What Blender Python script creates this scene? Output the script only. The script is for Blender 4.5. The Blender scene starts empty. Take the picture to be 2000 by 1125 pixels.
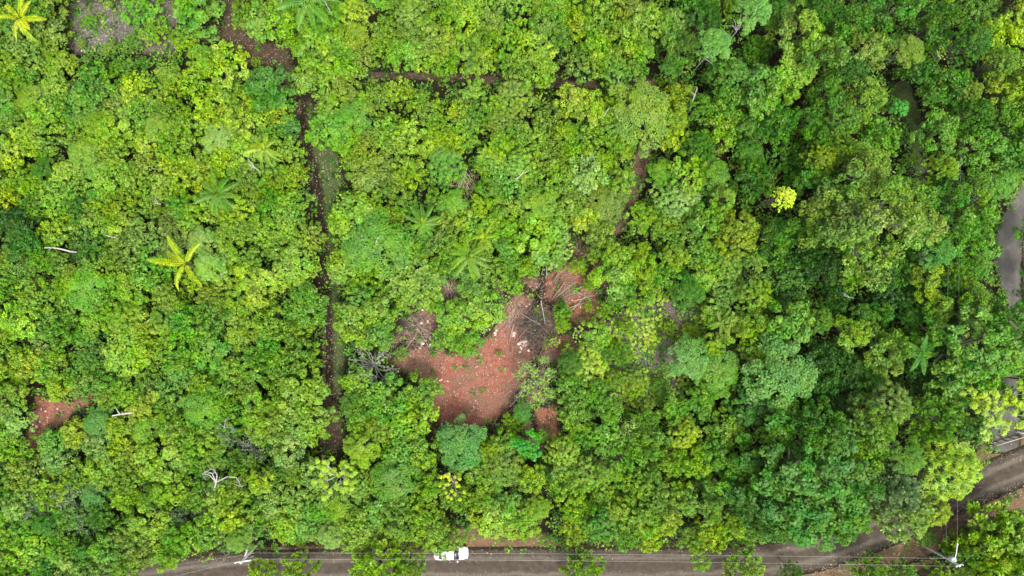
import bpy, math, random
import numpy as np
from mathutils import Vector

# ------------------------------------------------------------------ camera, world, sun, exposure
scene = bpy.context.scene
C = scene.collection
H = 95.0            # flight height of the drone above the ground, metres
S = 0.0695          # metres on the ground for one pixel of the 2000 pixel wide photograph

cam_d = bpy.data.cameras.new('camera')
cam = bpy.data.objects.new('camera', cam_d)
C.objects.link(cam)
cam.location = (0, 0, H)
cam.rotation_euler = (0, 0, 0)
cam_d.sensor_width = 36.0
cam_d.lens = 18.0 * H / (1000 * S)
cam_d.clip_end = 1000
scene.camera = cam

SUN_EL, SUN_AZ = 66.0, 150.0     # azimuth clockwise from +Y
world = bpy.data.worlds.new('World')
scene.world = world
world.use_nodes = True
wn = world.node_tree
wn.nodes.clear()
sky = wn.nodes.new('ShaderNodeTexSky')
sky.sky_type = 'NISHITA'
sky.sun_disc = False
sky.sun_elevation = math.radians(SUN_EL)
sky.sun_rotation = math.radians(SUN_AZ)
sky.air_density = 1.0
sky.dust_density = 4.0
hs = wn.nodes.new('ShaderNodeHueSaturation')
hs.inputs['Saturation'].default_value = 0.2
bg = wn.nodes.new('ShaderNodeBackground')
bg.inputs['Strength'].default_value = 0.15
wo = wn.nodes.new('ShaderNodeOutputWorld')
wn.links.new(sky.outputs[0], hs.inputs['Color'])
wn.links.new(hs.outputs[0], bg.inputs[0])
wn.links.new(bg.outputs[0], wo.inputs[0])

sun_d = bpy.data.lights.new('sun', 'SUN')
sun_d.energy = 1.2
sun_d.angle = math.radians(14)
sun_d.color = (1.0, 0.96, 0.88)
sun = bpy.data.objects.new('sun', sun_d)
C.objects.link(sun)
_a, _e = math.radians(SUN_AZ), math.radians(SUN_EL)
sdir = Vector((math.sin(_a) * math.cos(_e), math.cos(_a) * math.cos(_e), math.sin(_e)))
sun.rotation_euler = sdir.to_track_quat('Z', 'Y').to_euler()
sun.location = sdir * 60

scene.view_settings.view_transform = 'Standard'
scene.view_settings.look = 'None'
scene.view_settings.gamma = 1.0
scene.view_settings.use_curve_mapping = False
scene.view_settings.exposure = 1.92
scene.render.engine = 'CYCLES'
scene.cycles.max_bounces = 6
scene.cycles.diffuse_bounces = 4
scene.cycles.transmission_bounces = 3
scene.cycles.transparent_max_bounces = 4
scene.cycles.use_denoising = True
scene.cycles.denoiser = 'OPENIMAGEDENOISE'
scene.cycles.denoising_input_passes = 'RGB_ALBEDO_NORMAL'

# ------------------------------------------------------------------ helpers
random.seed(11)
RNG = np.random.default_rng(11)
UP = np.array([0, 0, 1.0])


def W(px, py, z=0.0):
    """Ground plan position of something that stands z metres up, from where the survey photograph shows it."""
    k = S * (H - z) / H
    return ((px - 1000) * k, (562.5 - py) * k, z)


def lin(r, g, b):
    f = lambda c: ((c / 255 + 0.055) / 1.055) ** 2.4 if c / 255 > 0.04045 else c / 255 / 12.92
    return (f(r), f(g), f(b))


def norm(a):
    return a / np.maximum(np.linalg.norm(a, axis=-1, keepdims=True), 1e-9)


def mesh(name, V, Q, mats, tone=None, hue=None, col=None, smooth=False, midx=None, extra=None):
    me = bpy.data.meshes.new(name)
    V = np.asarray(V, dtype=np.float32)
    Q = np.asarray(Q, dtype=np.int32)
    n, k = Q.shape
    me.vertices.add(len(V))
    me.vertices.foreach_set('co', V.ravel())
    me.loops.add(n * k)
    me.loops.foreach_set('vertex_index', Q.ravel())
    me.polygons.add(n)
    me.polygons.foreach_set('loop_start', np.arange(0, n * k, k, dtype=np.int32))
    if midx is not None:
        me.polygons.foreach_set('material_index', np.asarray(midx, dtype=np.int32))
    for m in (mats if isinstance(mats, (list, tuple)) else [mats]):
        me.materials.append(m)
    for nm, a in (('tone', tone), ('hue', hue)) + tuple((extra or {}).items()):
        if a is not None:
            at = me.attributes.new(nm, 'FLOAT', 'POINT')
            at.data.foreach_set('value', np.asarray(a, dtype=np.float32))
    if col is not None:
        at = me.attributes.new('col', 'FLOAT_COLOR', 'POINT')
        c4 = np.ones((len(V), 4), dtype=np.float32)
        c4[:, :3] = col
        at.data.foreach_set('color', c4.ravel())
    me.update(calc_edges=True)
    me.validate()
    if smooth:
        me.shade_smooth()
    return me


def link(name, me, parent=None, loc=None):
    o = bpy.data.objects.new(name, me)
    C.objects.link(o)
    if parent is not None:
        o.parent = parent
    if loc is not None:
        o.location = loc
    return o


def tag(o, label=None, cat=None, group=None, kind=None):
    for k, v in (('label', label), ('category', cat), ('group', group), ('kind', kind)):
        if v:
            o[k] = v
    return o


class Buf:
    def __init__(self):
        self.V, self.Q, self.T, self.U, self.n = [], [], [], [], 0

    def add(self, V, Q, tone=0.5, hue=0.5):
        V = np.asarray(V, float).reshape(-1, 3)
        self.V.append(V)
        self.Q.append(np.asarray(Q, int).reshape(-1, 4) + self.n)
        self.T.append(np.broadcast_to(np.asarray(tone, float), (len(V),)))
        self.U.append(np.broadcast_to(np.asarray(hue, float), (len(V),)))
        self.n += len(V)

    def tube(self, pts, rad, sides=5, tone=0.5):
        pts = np.asarray(pts, float)
        rad = np.broadcast_to(np.asarray(rad, float), (len(pts),))
        d = np.gradient(pts, axis=0)
        d = norm(d)
        ref = np.where(np.abs(d[:, 2:3]) > 0.9, np.array([[1.0, 0, 0]]), UP[None])
        a = norm(np.cross(d, ref))
        b = np.cross(d, a)
        th = np.linspace(0, 2 * math.pi, sides, endpoint=False)
        ring = (pts[:, None] + rad[:, None, None] * (a[:, None] * np.cos(th)[None, :, None] + b[:, None] * np.sin(th)[None, :, None]))
        V = ring.reshape(-1, 3)
        Q = []
        for i in range(len(pts) - 1):
            for j in range(sides):
                k = (j + 1) % sides
                Q.append((i * sides + j, i * sides + k, (i + 1) * sides + k, (i + 1) * sides + j))
        self.add(V, Q, tone)

    def box(self, c, s, rz=0.0):
        c, s = np.array(c, float), np.array(s, float) / 2
        p = np.array([(x, y, z) for z in (-1, 1) for y in (-1, 1) for x in (-1, 1)], float) * s
        cs, sn = math.cos(rz), math.sin(rz)
        p = np.stack([p[:, 0] * cs - p[:, 1] * sn, p[:, 0] * sn + p[:, 1] * cs, p[:, 2]], 1) + c
        self.add(p, [(0, 2, 3, 1), (4, 5, 7, 6), (0, 1, 5, 4), (2, 6, 7, 3), (0, 4, 6, 2), (1, 3, 7, 5)])

    def leaves(self, P, N, L, Wd, rng, D=None, droop=0.15, fold=0.12, tone=0.5, hue=0.5, centre=0.5):
        n = len(P)
        N = norm(N)
        if D is None:
            D = rng.normal(size=(n, 3))
        D = norm(D - N * np.sum(D * N, 1, keepdims=True))
        Sx = np.cross(N, D)
        L = np.broadcast_to(np.asarray(L, float), (n,))[:, None]
        Wd = np.broadcast_to(np.asarray(Wd, float), (n,))[:, None]
        base = P - D * L * centre
        tip = P + D * L * (1 - centre) - N * droop * L
        mid = P + D * L * (0.45 - centre)
        l = mid + Sx * Wd / 2 + N * fold * Wd
        r = mid - Sx * Wd / 2 + N * fold * Wd
        V = np.stack([base, r, tip, l], 1).reshape(-1, 3)
        Q = np.arange(n * 4).reshape(-1, 4)
        self.add(V, Q, np.repeat(np.broadcast_to(tone, (n,)), 4), np.repeat(np.broadcast_to(hue, (n,)), 4))

    def arrays(self):
        return np.concatenate(self.V), np.concatenate(self.Q), np.concatenate(self.T), np.concatenate(self.U)

    def mesh(self, name, mat, smooth=False, attrs=True):
        V, Q, T, U = self.arrays()
        return mesh(name, V, Q, mat, T if attrs else None, U if attrs else None, smooth=smooth)


# ------------------------------------------------------------------ materials
def new_mat(name):
    m = bpy.data.materials.new(name)
    m.use_nodes = True
    nt = m.node_tree
    nt.nodes.clear()
    out = nt.nodes.new('ShaderNodeOutputMaterial')
    return m, nt, out


def nd(nt, typ, **kw):
    n = nt.nodes.new(typ)
    for k, v in kw.items():
        if k in n.inputs.keys():
            n.inputs[k].default_value = v
        else:
            setattr(n, k, v)
    return n


def math_node(nt, op, a, b=None, c=None):
    n = nt.nodes.new('ShaderNodeMath')
    n.operation = op
    for i, v in enumerate((a, b, c)):
        if v is None:
            continue
        if isinstance(v, (int, float)):
            n.inputs[i].default_value = v
        else:
            nt.links.new(v, n.inputs[i])
    return n.outputs[0]


def mix_col(nt, fac, a, b, blend='MIX'):
    n = nt.nodes.new('ShaderNodeMix')
    n.data_type = 'RGBA'
    n.blend_type = blend
    for i, v in ((0, fac), (6, a), (7, b)):
        if isinstance(v, (int, float)):
            n.inputs[i].default_value = v
        elif isinstance(v, tuple):
            n.inputs[i].default_value = (*v, 1) if len(v) == 3 else v
        else:
            nt.links.new(v, n.inputs[i])
    return n.outputs[2]


def ramp(nt, fac, stops):
    n = nt.nodes.new('ShaderNodeValToRGB')
    e = n.color_ramp.elements
    while len(e) < len(stops):
        e.new(0.5)
    for el, (p, c) in zip(e, stops):
        el.position = p
        el.color = (*c, 1) if len(c) == 3 else c
    nt.links.new(fac, n.inputs[0])
    return n.outputs[0]


def noise(nt, scale, detail=4.0, rough=0.6, vec=None):
    n = nt.nodes.new('ShaderNodeTexNoise')
    n.inputs['Scale'].default_value = scale
    n.inputs['Detail'].default_value = detail
    n.inputs['Roughness'].default_value = rough
    if vec is not None:
        nt.links.new(vec, n.inputs['Vector'])
    return n.outputs[0]


def attr(nt, name, what='Fac'):
    n = nt.nodes.new('ShaderNodeAttribute')
    n.attribute_name = name
    return n.outputs[what]


def leaf_material(name, source):
    m, nt, out = new_mat(name)
    if source == 'object':
        base = nt.nodes.new('ShaderNodeObjectInfo').outputs['Color']
    else:
        base = attr(nt, 'col', 'Color')
    tone, hue = attr(nt, 'tone'), attr(nt, 'hue')
    pos = nt.nodes.new('ShaderNodeNewGeometry').outputs['Position']
    n1 = noise(nt, 0.42, 3, 0.6, pos)
    n2 = noise(nt, 1.7, 2, 0.6, pos)
    h = nt.nodes.new('ShaderNodeHueSaturation')
    nt.links.new(base, h.inputs['Color'])
    # hue 0..1 moves between bluish older leaves and yellowish young leaves
    hv = math_node(nt, 'MULTIPLY_ADD', hue, -0.05, 0.525)
    nt.links.new(math_node(nt, 'ADD', hv, math_node(nt, 'MULTIPLY_ADD', n1, -0.09, 0.045)), h.inputs['Hue'])
    vv = math_node(nt, 'MULTIPLY_ADD', tone, 0.95, 0.55)
    vv = math_node(nt, 'MULTIPLY', vv, math_node(nt, 'MULTIPLY_ADD', n1, 0.5, 0.76))
    nt.links.new(math_node(nt, 'MULTIPLY', vv, math_node(nt, 'MULTIPLY_ADD', n2, 0.6, 0.71)), h.inputs['Value'])
    n3 = noise(nt, 0.2, 4, 0.65, pos)      # duller, older foliage in patches
    nt.links.new(math_node(nt, 'MULTIPLY_ADD', n3, 0.5, 0.745), h.inputs['Saturation'])
    p = nd(nt, 'ShaderNodeBsdfPrincipled', Roughness=0.5)
    p.inputs['Specular IOR Level'].default_value = 0.25
    nt.links.new(h.outputs[0], p.inputs['Base Color'])
    t = nt.nodes.new('ShaderNodeBsdfTranslucent')
    nt.links.new(mix_col(nt, 1.0, h.outputs[0], (1.25, 1.15, 0.5), 'MULTIPLY'), t.inputs['Color'])
    mx = nt.nodes.new('ShaderNodeMixShader')
    mx.inputs[0].default_value = 0.3
    nt.links.new(p.outputs[0], mx.inputs[1])
    nt.links.new(t.outputs[0], mx.inputs[2])
    nt.links.new(mx.outputs[0], out.inputs[0])
    return m


def simple(name, col, rough=0.7, var=0.25, scale=6.0, metallic=0.0, coat=0.0, bump=0.0):
    m, nt, out = new_mat(name)
    p = nd(nt, 'ShaderNodeBsdfPrincipled', Roughness=rough, Metallic=metallic)
    p.inputs['Coat Weight'].default_value = coat
    tc = nt.nodes.new('ShaderNodeTexCoord').outputs['Object']
    nz = noise(nt, scale, 5, 0.65, tc)
    c0 = tuple(c * (1 - var) for c in col)
    c1 = tuple(min(1, c * (1 + var)) for c in col)
    nt.links.new(ramp(nt, nz, [(0.3, c0), (0.7, c1)]), p.inputs['Base Color'])
    if bump:
        b = nt.nodes.new('ShaderNodeBump')
        b.inputs['Strength'].default_value = bump
        b.inputs['Distance'].default_value = 0.03
        nt.links.new(nz, b.inputs['Height'])
        nt.links.new(b.outputs[0], p.inputs['Normal'])
    nt.links.new(p.outputs[0], out.inputs[0])
    return m


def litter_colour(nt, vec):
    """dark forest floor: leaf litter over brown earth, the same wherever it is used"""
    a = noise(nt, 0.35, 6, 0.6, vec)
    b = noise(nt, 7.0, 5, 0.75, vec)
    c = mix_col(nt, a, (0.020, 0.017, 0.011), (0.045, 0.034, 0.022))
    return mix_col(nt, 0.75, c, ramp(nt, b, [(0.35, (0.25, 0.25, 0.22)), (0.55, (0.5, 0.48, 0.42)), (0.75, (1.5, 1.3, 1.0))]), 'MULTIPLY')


def ground_material(name, kind):
    m, nt, out = new_mat(name)
    tc = nt.nodes.new('ShaderNodeTexCoord').outputs['Object']
    base = litter_colour(nt, tc)
    fine = noise(nt, 9.0, 6, 0.75, tc)
    mid = noise(nt, 1.3, 5, 0.65, tc)
    big = noise(nt, 0.22, 4, 0.6, tc)
    vor = nt.nodes.new('ShaderNodeTexVoronoi')
    vor.inputs['Scale'].default_value = 5.5
    nt.links.new(tc, vor.inputs['Vector'])
    colr = base
    if kind == 'red':
        c = ramp(nt, mid, [(0.25, (0.080, 0.036, 0.026)), (0.5, (0.165, 0.054, 0.037)), (0.75, (0.20, 0.085, 0.062))])
        c = mix_col(nt, ramp(nt, big, [(0.42, (0, 0, 0)), (0.62, (0.75, 0.75, 0.75))]), c, (0.085, 0.066, 0.042))
        # pale flecks of chopped straw and stone chips, and darker crumbs
        fl = ramp(nt, fine, [(0.60, (0, 0, 0)), (0.72, (1, 1, 1))])
        c = mix_col(nt, math_node(nt, 'MULTIPLY', fl, 0.7), c, (0.27, 0.19, 0.15))
        dk = ramp(nt, fine, [(0.30, (1, 1, 1)), (0.42, (0, 0, 0))])
        colr = mix_col(nt, math_node(nt, 'MULTIPLY', dk, 0.6), c, (0.035, 0.02, 0.016))
    elif kind == 'mauve':
        c = ramp(nt, mid, [(0.3, (0.060, 0.048, 0.042)), (0.7, (0.150, 0.125, 0.115))])
        fl = ramp(nt, fine, [(0.55, (0, 0, 0)), (0.7, (1, 1, 1))])
        c = mix_col(nt, math_node(nt, 'MULTIPLY', fl, 0.7), c, (0.28, 0.25, 0.23))
        dk = ramp(nt, fine, [(0.30, (1, 1, 1)), (0.42, (0, 0, 0))])
        colr = mix_col(nt, math_node(nt, 'MULTIPLY', dk, 0.7), c, (0.03, 0.027, 0.02))
    elif kind == 'brush':
        c = ramp(nt, mid, [(0.25, (0.045, 0.030, 0.022)), (0.5, (0.105, 0.062, 0.046)), (0.78, (0.17, 0.105, 0.082))])
        c = mix_col(nt, math_node(nt, 'MULTIPLY', ramp(nt, big, [(0.48, (0, 0, 0)), (0.6, (1, 1, 1))]), 0.4), c, (0.06, 0.065, 0.03))
        colr = mix_col(nt, math_node(nt, 'MULTIPLY', ramp(nt, fine, [(0.55, (0, 0, 0)), (0.72, (1, 1, 1))]), 0.7), c, (0.26, 0.19, 0.15))
    elif kind == 'path':
        c = ramp(nt, mid, [(0.25, (0.028, 0.019, 0.013)), (0.55, (0.070, 0.047, 0.033)), (0.8, (0.125, 0.062, 0.040))])
        gr = ramp(nt, big, [(0.45, (0, 0, 0)), (0.6, (1, 1, 1))])
        c = mix_col(nt, math_node(nt, 'MULTIPLY', gr, 0.35), c, (0.055, 0.070, 0.030))
        colr = mix_col(nt, math_node(nt, 'MULTIPLY', ramp(nt, fine, [(0.55, (0, 0, 0)), (0.75, (1, 1, 1))]), 0.5), c, (0.15, 0.12, 0.09))
    elif kind == 'turf':
        c = ramp(nt, mid, [(0.25, (0.030, 0.045, 0.014)), (0.55, (0.055, 0.085, 0.028)), (0.8, (0.11, 0.095, 0.065))])
        colr = mix_col(nt, math_node(nt, 'MULTIPLY', ramp(nt, fine, [(0.45, (0, 0, 0)), (0.7, (1, 1, 1))]), 0.5), c, (0.09, 0.12, 0.045))
    elif kind == 'verge':
        c = ramp(nt, mid, [(0.2, (0.050, 0.034, 0.020)), (0.5, (0.115, 0.068, 0.042)), (0.8, (0.16, 0.105, 0.07))])
        gr = ramp(nt, big, [(0.5, (0, 0, 0)), (0.62, (1, 1, 1))])
        c = mix_col(nt, math_node(nt, 'MULTIPLY', gr, 0.45), c, (0.055, 0.075, 0.025))
        colr = mix_col(nt, math_node(nt, 'MULTIPLY', ramp(nt, fine, [(0.52, (0, 0, 0)), (0.75, (1, 1, 1))]), 0.5), c, (0.2, 0.15, 0.11))
    elif kind in ('road', 'drive'):
        lo, hi = ((0.030, 0.024, 0.019), (0.085, 0.070, 0.055)) if kind == 'road' else ((0.085, 0.083, 0.082), (0.16, 0.157, 0.155))
        c = ramp(nt, mid, [(0.25, lo), (0.75, hi)])
        acr = attr(nt, 'across')          # -1..1 across the carriageway: compacted wheel tracks are paler
        wob = math_node(nt, 'ADD', acr, math_node(nt, 'MULTIPLY_ADD', noise(nt, 0.5, 3, 0.5, tc), 0.5, -0.25))
        trk = math_node(nt, 'ABSOLUTE', math_node(nt, 'SUBTRACT', math_node(nt, 'ABSOLUTE', wob), 0.5))
        c = mix_col(nt, math_node(nt, 'MULTIPLY', ramp(nt, trk, [(0.03, (1, 1, 1)), (0.22, (0, 0, 0))]), 0.5), c, (0.16, 0.148, 0.13))
        stn = ramp(nt, vor.outputs['Distance'], [(0.10, (1, 1, 1)), (0.2, (0, 0, 0))])
        c = mix_col(nt, math_node(nt, 'MULTIPLY', math_node(nt, 'MULTIPLY', stn, ramp(nt, fine, [(0.5, (0, 0, 0)), (0.6, (1, 1, 1))])), 0.55), c, (0.26, 0.25, 0.23))
        colr = mix_col(nt, math_node(nt, 'MULTIPLY', ramp(nt, big, [(0.4, (0, 0, 0)), (0.65, (1, 1, 1))]), 0.4), c, (0.05, 0.040, 0.033))
    if kind != 'litter':
        e = attr(nt, 'edge')
        ed = math_node(nt, 'ADD', e, math_node(nt, 'MULTIPLY_ADD', noise(nt, 1.1, 6, 0.7, tc), 1.1, -0.55))
        colr = mix_col(nt, ramp(nt, ed, [(0.30, (0, 0, 0)), (0.62, (1, 1, 1))]), base, colr)
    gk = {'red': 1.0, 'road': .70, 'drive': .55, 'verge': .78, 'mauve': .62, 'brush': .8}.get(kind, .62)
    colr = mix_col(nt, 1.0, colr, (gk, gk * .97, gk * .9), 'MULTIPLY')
    p = nd(nt, 'ShaderNodeBsdfPrincipled', Roughness=0.9)
    p.inputs['Specular IOR Level'].default_value = 0.1
    nt.links.new(colr, p.inputs['Base Color'])
    b = nt.nodes.new('ShaderNodeBump')
    b.inputs['Strength'].default_value = 0.7
    b.inputs['Distance'].default_value = 0.08
    nt.links.new(math_node(nt, 'ADD', fine, mid), b.inputs['Height'])
    nt.links.new(b.outputs[0], p.inputs['Normal'])
    nt.links.new(p.outputs[0], out.inputs[0])
    return m


LEAF = leaf_material('leaf', 'object')
LEAF_MASS = leaf_material('leaf_mass', 'attribute')
M = {
    'bark': simple('bark_brown', (0.085, 0.073, 0.052), 0.85, 0.4, 5, bump=0.4),
    'palebark': simple('bark_pale', (0.22, 0.215, 0.20), 0.8, 0.25, 4, bump=0.3),
    'greytwig': simple('twig_grey', (0.15, 0.145, 0.135), 0.85, 0.3, 3),
    'drytwig': simple('twig_dry', (0.18, 0.115, 0.085), 0.85, 0.4, 2),
    'stone': simple('stone_pale', (0.42, 0.33, 0.28), 0.85, 0.3, 7, bump=0.5),
    'white_paint': simple('car_paint', (0.50, 0.50, 0.52), 0.25, 0.02, 2, coat=0.6),
    'glass': simple('car_glass', (0.012, 0.016, 0.022), 0.22, 0.1, 2),
    'rubber': simple('rubber', (0.02, 0.02, 0.02), 0.8, 0.2, 8),
    'rim': simple('alloy', (0.5, 0.5, 0.52), 0.35, 0.1, 8, metallic=0.8),
    'lamp': simple('lamp_lens', (0.6, 0.62, 0.65), 0.1, 0.05, 4),
    'red_lamp': simple('lamp_red', (0.35, 0.02, 0.02), 0.15, 0.05, 4),
    'concrete': simple('pole_concrete', (0.38, 0.385, 0.365), 0.75, 0.15, 3, bump=0.2),
    'galv': simple('galvanised', (0.42, 0.44, 0.46), 0.45, 0.1, 5, metallic=0.3),
    'porcelain': simple('porcelain', (0.8, 0.8, 0.78), 0.2, 0.03, 5),
    'wire': simple('wire', (0.20, 0.195, 0.18), 0.5, 0.1, 2),
    'darkmetal': simple('dark_steel', (0.03, 0.03, 0.03), 0.5, 0.2, 6),
    'tan': simple('tan_paint', (0.30, 0.24, 0.18), 0.6, 0.15, 5),
}
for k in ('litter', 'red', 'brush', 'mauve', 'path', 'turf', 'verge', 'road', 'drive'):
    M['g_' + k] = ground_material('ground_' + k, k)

# ------------------------------------------------------------------ the ground and its bare places
# outlines in ground survey pixels
CLEAR = [(745, 700), (785, 640), (845, 565), (900, 540), (985, 560), (1070, 535), (1090, 470), (1140, 468), (1175, 520), (1190, 570), (1190, 640),
         (1150, 690), (1075, 720), (1065, 770), (1095, 800), (1092, 870), (1045, 880), (1010, 812), (980, 838), (930, 860), (865, 850), (822, 800), (850, 745), (790, 728)]
REDHEART = [(762, 702), (800, 688), (835, 678), (870, 690), (900, 694), (930, 678), (960, 655), (985, 600), (1010, 575), (1035, 585), (1022, 625), (1035, 690), (1030, 730), (1002, 770), (985, 800), (960, 822), (920, 842), (875, 835), (835, 795), (852, 745), (800, 728)]
MAUVE = [(1180, 640), (1230, 600), (1310, 590), (1370, 600), (1360, 660), (1330, 700), (1330, 760), (1250, 800), (1190, 770), (1180, 700)]
LEFTRED = [(50, 880), (60, 815), (72, 775), (100, 782), (140, 785), (185, 772), (180, 786), (145, 802), (122, 828), (82, 842), (72, 880)]
TOPGREY = [(138, 20), (160, 0), (240, 8), (300, -20), (345, 10), (345, 100), (300, 108), (235, 80), (150, 102)]
TOPPATH = [(345, 60), (390, 58), (440, 50), (432, 0), (470, 0), (470, 45), (510, 85), (560, 85), (565, 125), (595, 150), (575, 195), (540, 130), (480, 125), (430, 80), (380, 78)]
VPATH = [(562, 195), (600, 190), (628, 240), (655, 300), (668, 350), (650, 400), (652, 470), (662, 530), (660, 610), (672, 660), (668, 720), (662, 780), (672, 850), (655, 885),
         (625, 885), (632, 760), (630, 640), (634, 520), (622, 420), (610, 350), (595, 290), (575, 240)]
HPATH = [(685, 138), (760, 142), (860, 142), (1000, 152), (1095, 158), (1180, 160), (1240, 153), (1292, 158), (1298, 200), (1280, 196), (1270, 172), (1190, 172), (1090, 172), (1000, 168), (890, 157), (780, 154), (690, 152)]
CPATH = [(1282, 190), (1298, 195), (1275, 270), (1262, 345), (1238, 400), (1222, 445), (1180, 480), (1135, 520), (1105, 500), (1130, 470), (1205, 440), (1215, 385), (1240, 310), (1258, 260)]
CGAPS = [[(1262, 272), (1272, 300), (1262, 345), (1240, 345), (1240, 310), (1252, 280)], [(1222, 380), (1236, 382), (1232, 412), (1216, 412)], [(1210, 425), (1222, 428), (1215, 450), (1205, 448)], [(1288, 160), (1298, 190), (1285, 195)]]
VTURF = [(604, 196), (628, 240), (655, 300), (668, 350), (650, 400), (652, 470), (664, 530), (662, 610), (674, 660), (670, 720), (662, 770), (652, 760), (654, 700), (650, 620), (648, 540), (642, 470), (636, 410), (630, 350), (614, 290), (602, 240)]
RPATH = [(1735, 165), (1775, 160), (1795, 220), (1812, 320), (1812, 360), (1790, 350), (1782, 270), (1755, 220)]
VERGE = [(240, 1150), (330, 1092), (480, 1072), (700, 1066), (860, 1058), (900, 1030), (980, 1030), (1060, 1042), (1100, 1066), (1300, 1072), (1500, 1062), (1640, 1018), (1780, 985), (1900, 905), (1925, 850), (1990, 835), (2100, 800),
         (2100, 950), (1990, 1010), (1900, 1040), (1800, 1110), (1600, 1160), (240, 1200)]
LOWBANK = [(1560, 1125), (1680, 1085), (1800, 1035), (1880, 995), (2000, 948), (2080, 915), (2080, 1000), (1960, 1010), (1890, 1010), (1850, 1070), (1700, 1120), (1560, 1150)]
DRIVE = [(2015, 330), (1985, 372), (1957, 430), (1938, 490), (1950, 545), (1970, 600), (1955, 720), (1938, 800), (1935, 880), (1990, 885), (1985, 800), (1990, 700), (1993, 600), (1993, 520), (1998, 450), (2030, 380)]
ROADC = [(150, 1175), (250, 1142), (360, 1124), (480, 1114), (700, 1108), (1000, 1106), (1300, 1106), (1480, 1100), (1600, 1078), (1710, 1040), (1830, 985), (1940, 935), (2060, 885), (2200, 830)]
ROADW = 31
REDVERGE = [(1990, 470), (2060, 400), (2060, 620), (1975, 612), (1990, 540)]


def poly_sd(P, poly):
    """signed distance (inside negative) of points P (n,2) to a polygon"""
    P = np.asarray(P, float)
    poly = np.asarray(poly, float)
    d = np.full(len(P), 1e9)
    s = np.zeros(len(P), bool)
    for a, b in zip(poly, np.roll(poly, -1, 0)):
        ab = b - a
        t = np.clip(((P - a) @ ab) / max(ab @ ab, 1e-9), 0, 1)
        d = np.minimum(d, np.linalg.norm(P - a - t[:, None] * ab, axis=1))
        c = (a[1] > P[:, 1]) != (b[1] > P[:, 1])
        xi = a[0] + (P[:, 1] - a[1]) / (b[1] - a[1] + 1e-12) * ab[0]
        s ^= c & (P[:, 0] < xi)
    return np.where(s, -d, d)


def line_d(P, pts):
    P = np.asarray(P, float)
    d = np.full(len(P), 1e9)
    for a, b in zip(np.asarray(pts[:-1], float), np.asarray(pts[1:], float)):
        ab = b - a
        t = np.clip(((P - a) @ ab) / (ab @ ab), 0, 1)
        d = np.minimum(d, np.linalg.norm(P - a - t[:, None] * ab, axis=1))
    return d


def sheet(name, poly, z, mat, step=6.0, soft=8.0, hump=0.0):
    poly = np.asarray(poly, float)
    lo, hi = poly.min(0) - 20, poly.max(0) + 20
    xs, ys = np.arange(lo[0], hi[0], step), np.arange(lo[1], hi[1], step)
    gx, gy = np.meshgrid(xs, ys)
    P = np.stack([gx.ravel(), gy.ravel()], 1)
    sd = poly_sd(P, poly)
    nx, ny = len(xs), len(ys)
    idx = np.arange(nx * ny).reshape(ny, nx)
    Q = np.stack([idx[1:, :-1], idx[1:, 1:], idx[:-1, 1:], idx[:-1, :-1]], -1).reshape(-1, 4)
    keep = (sd[Q] < soft * 1.6).all(1)
    Q = Q[keep]
    used, inv = np.unique(Q, return_inverse=True)
    rr = np.random.default_rng(len(name))
    V = np.stack([(P[:, 0] - 1000) * S, (562.5 - P[:, 1]) * S, z + hump * np.clip(-sd / 40, 0, 1) * rr.random(len(P))], 1)[used]
    e = np.clip(0.5 - sd / (2 * soft), 0, 1)[used]
    o = link(name, mesh(name, V, inv.reshape(-1, 4), mat, extra={'edge': e}, smooth=True))
    return tag(o, kind='structure')


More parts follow.
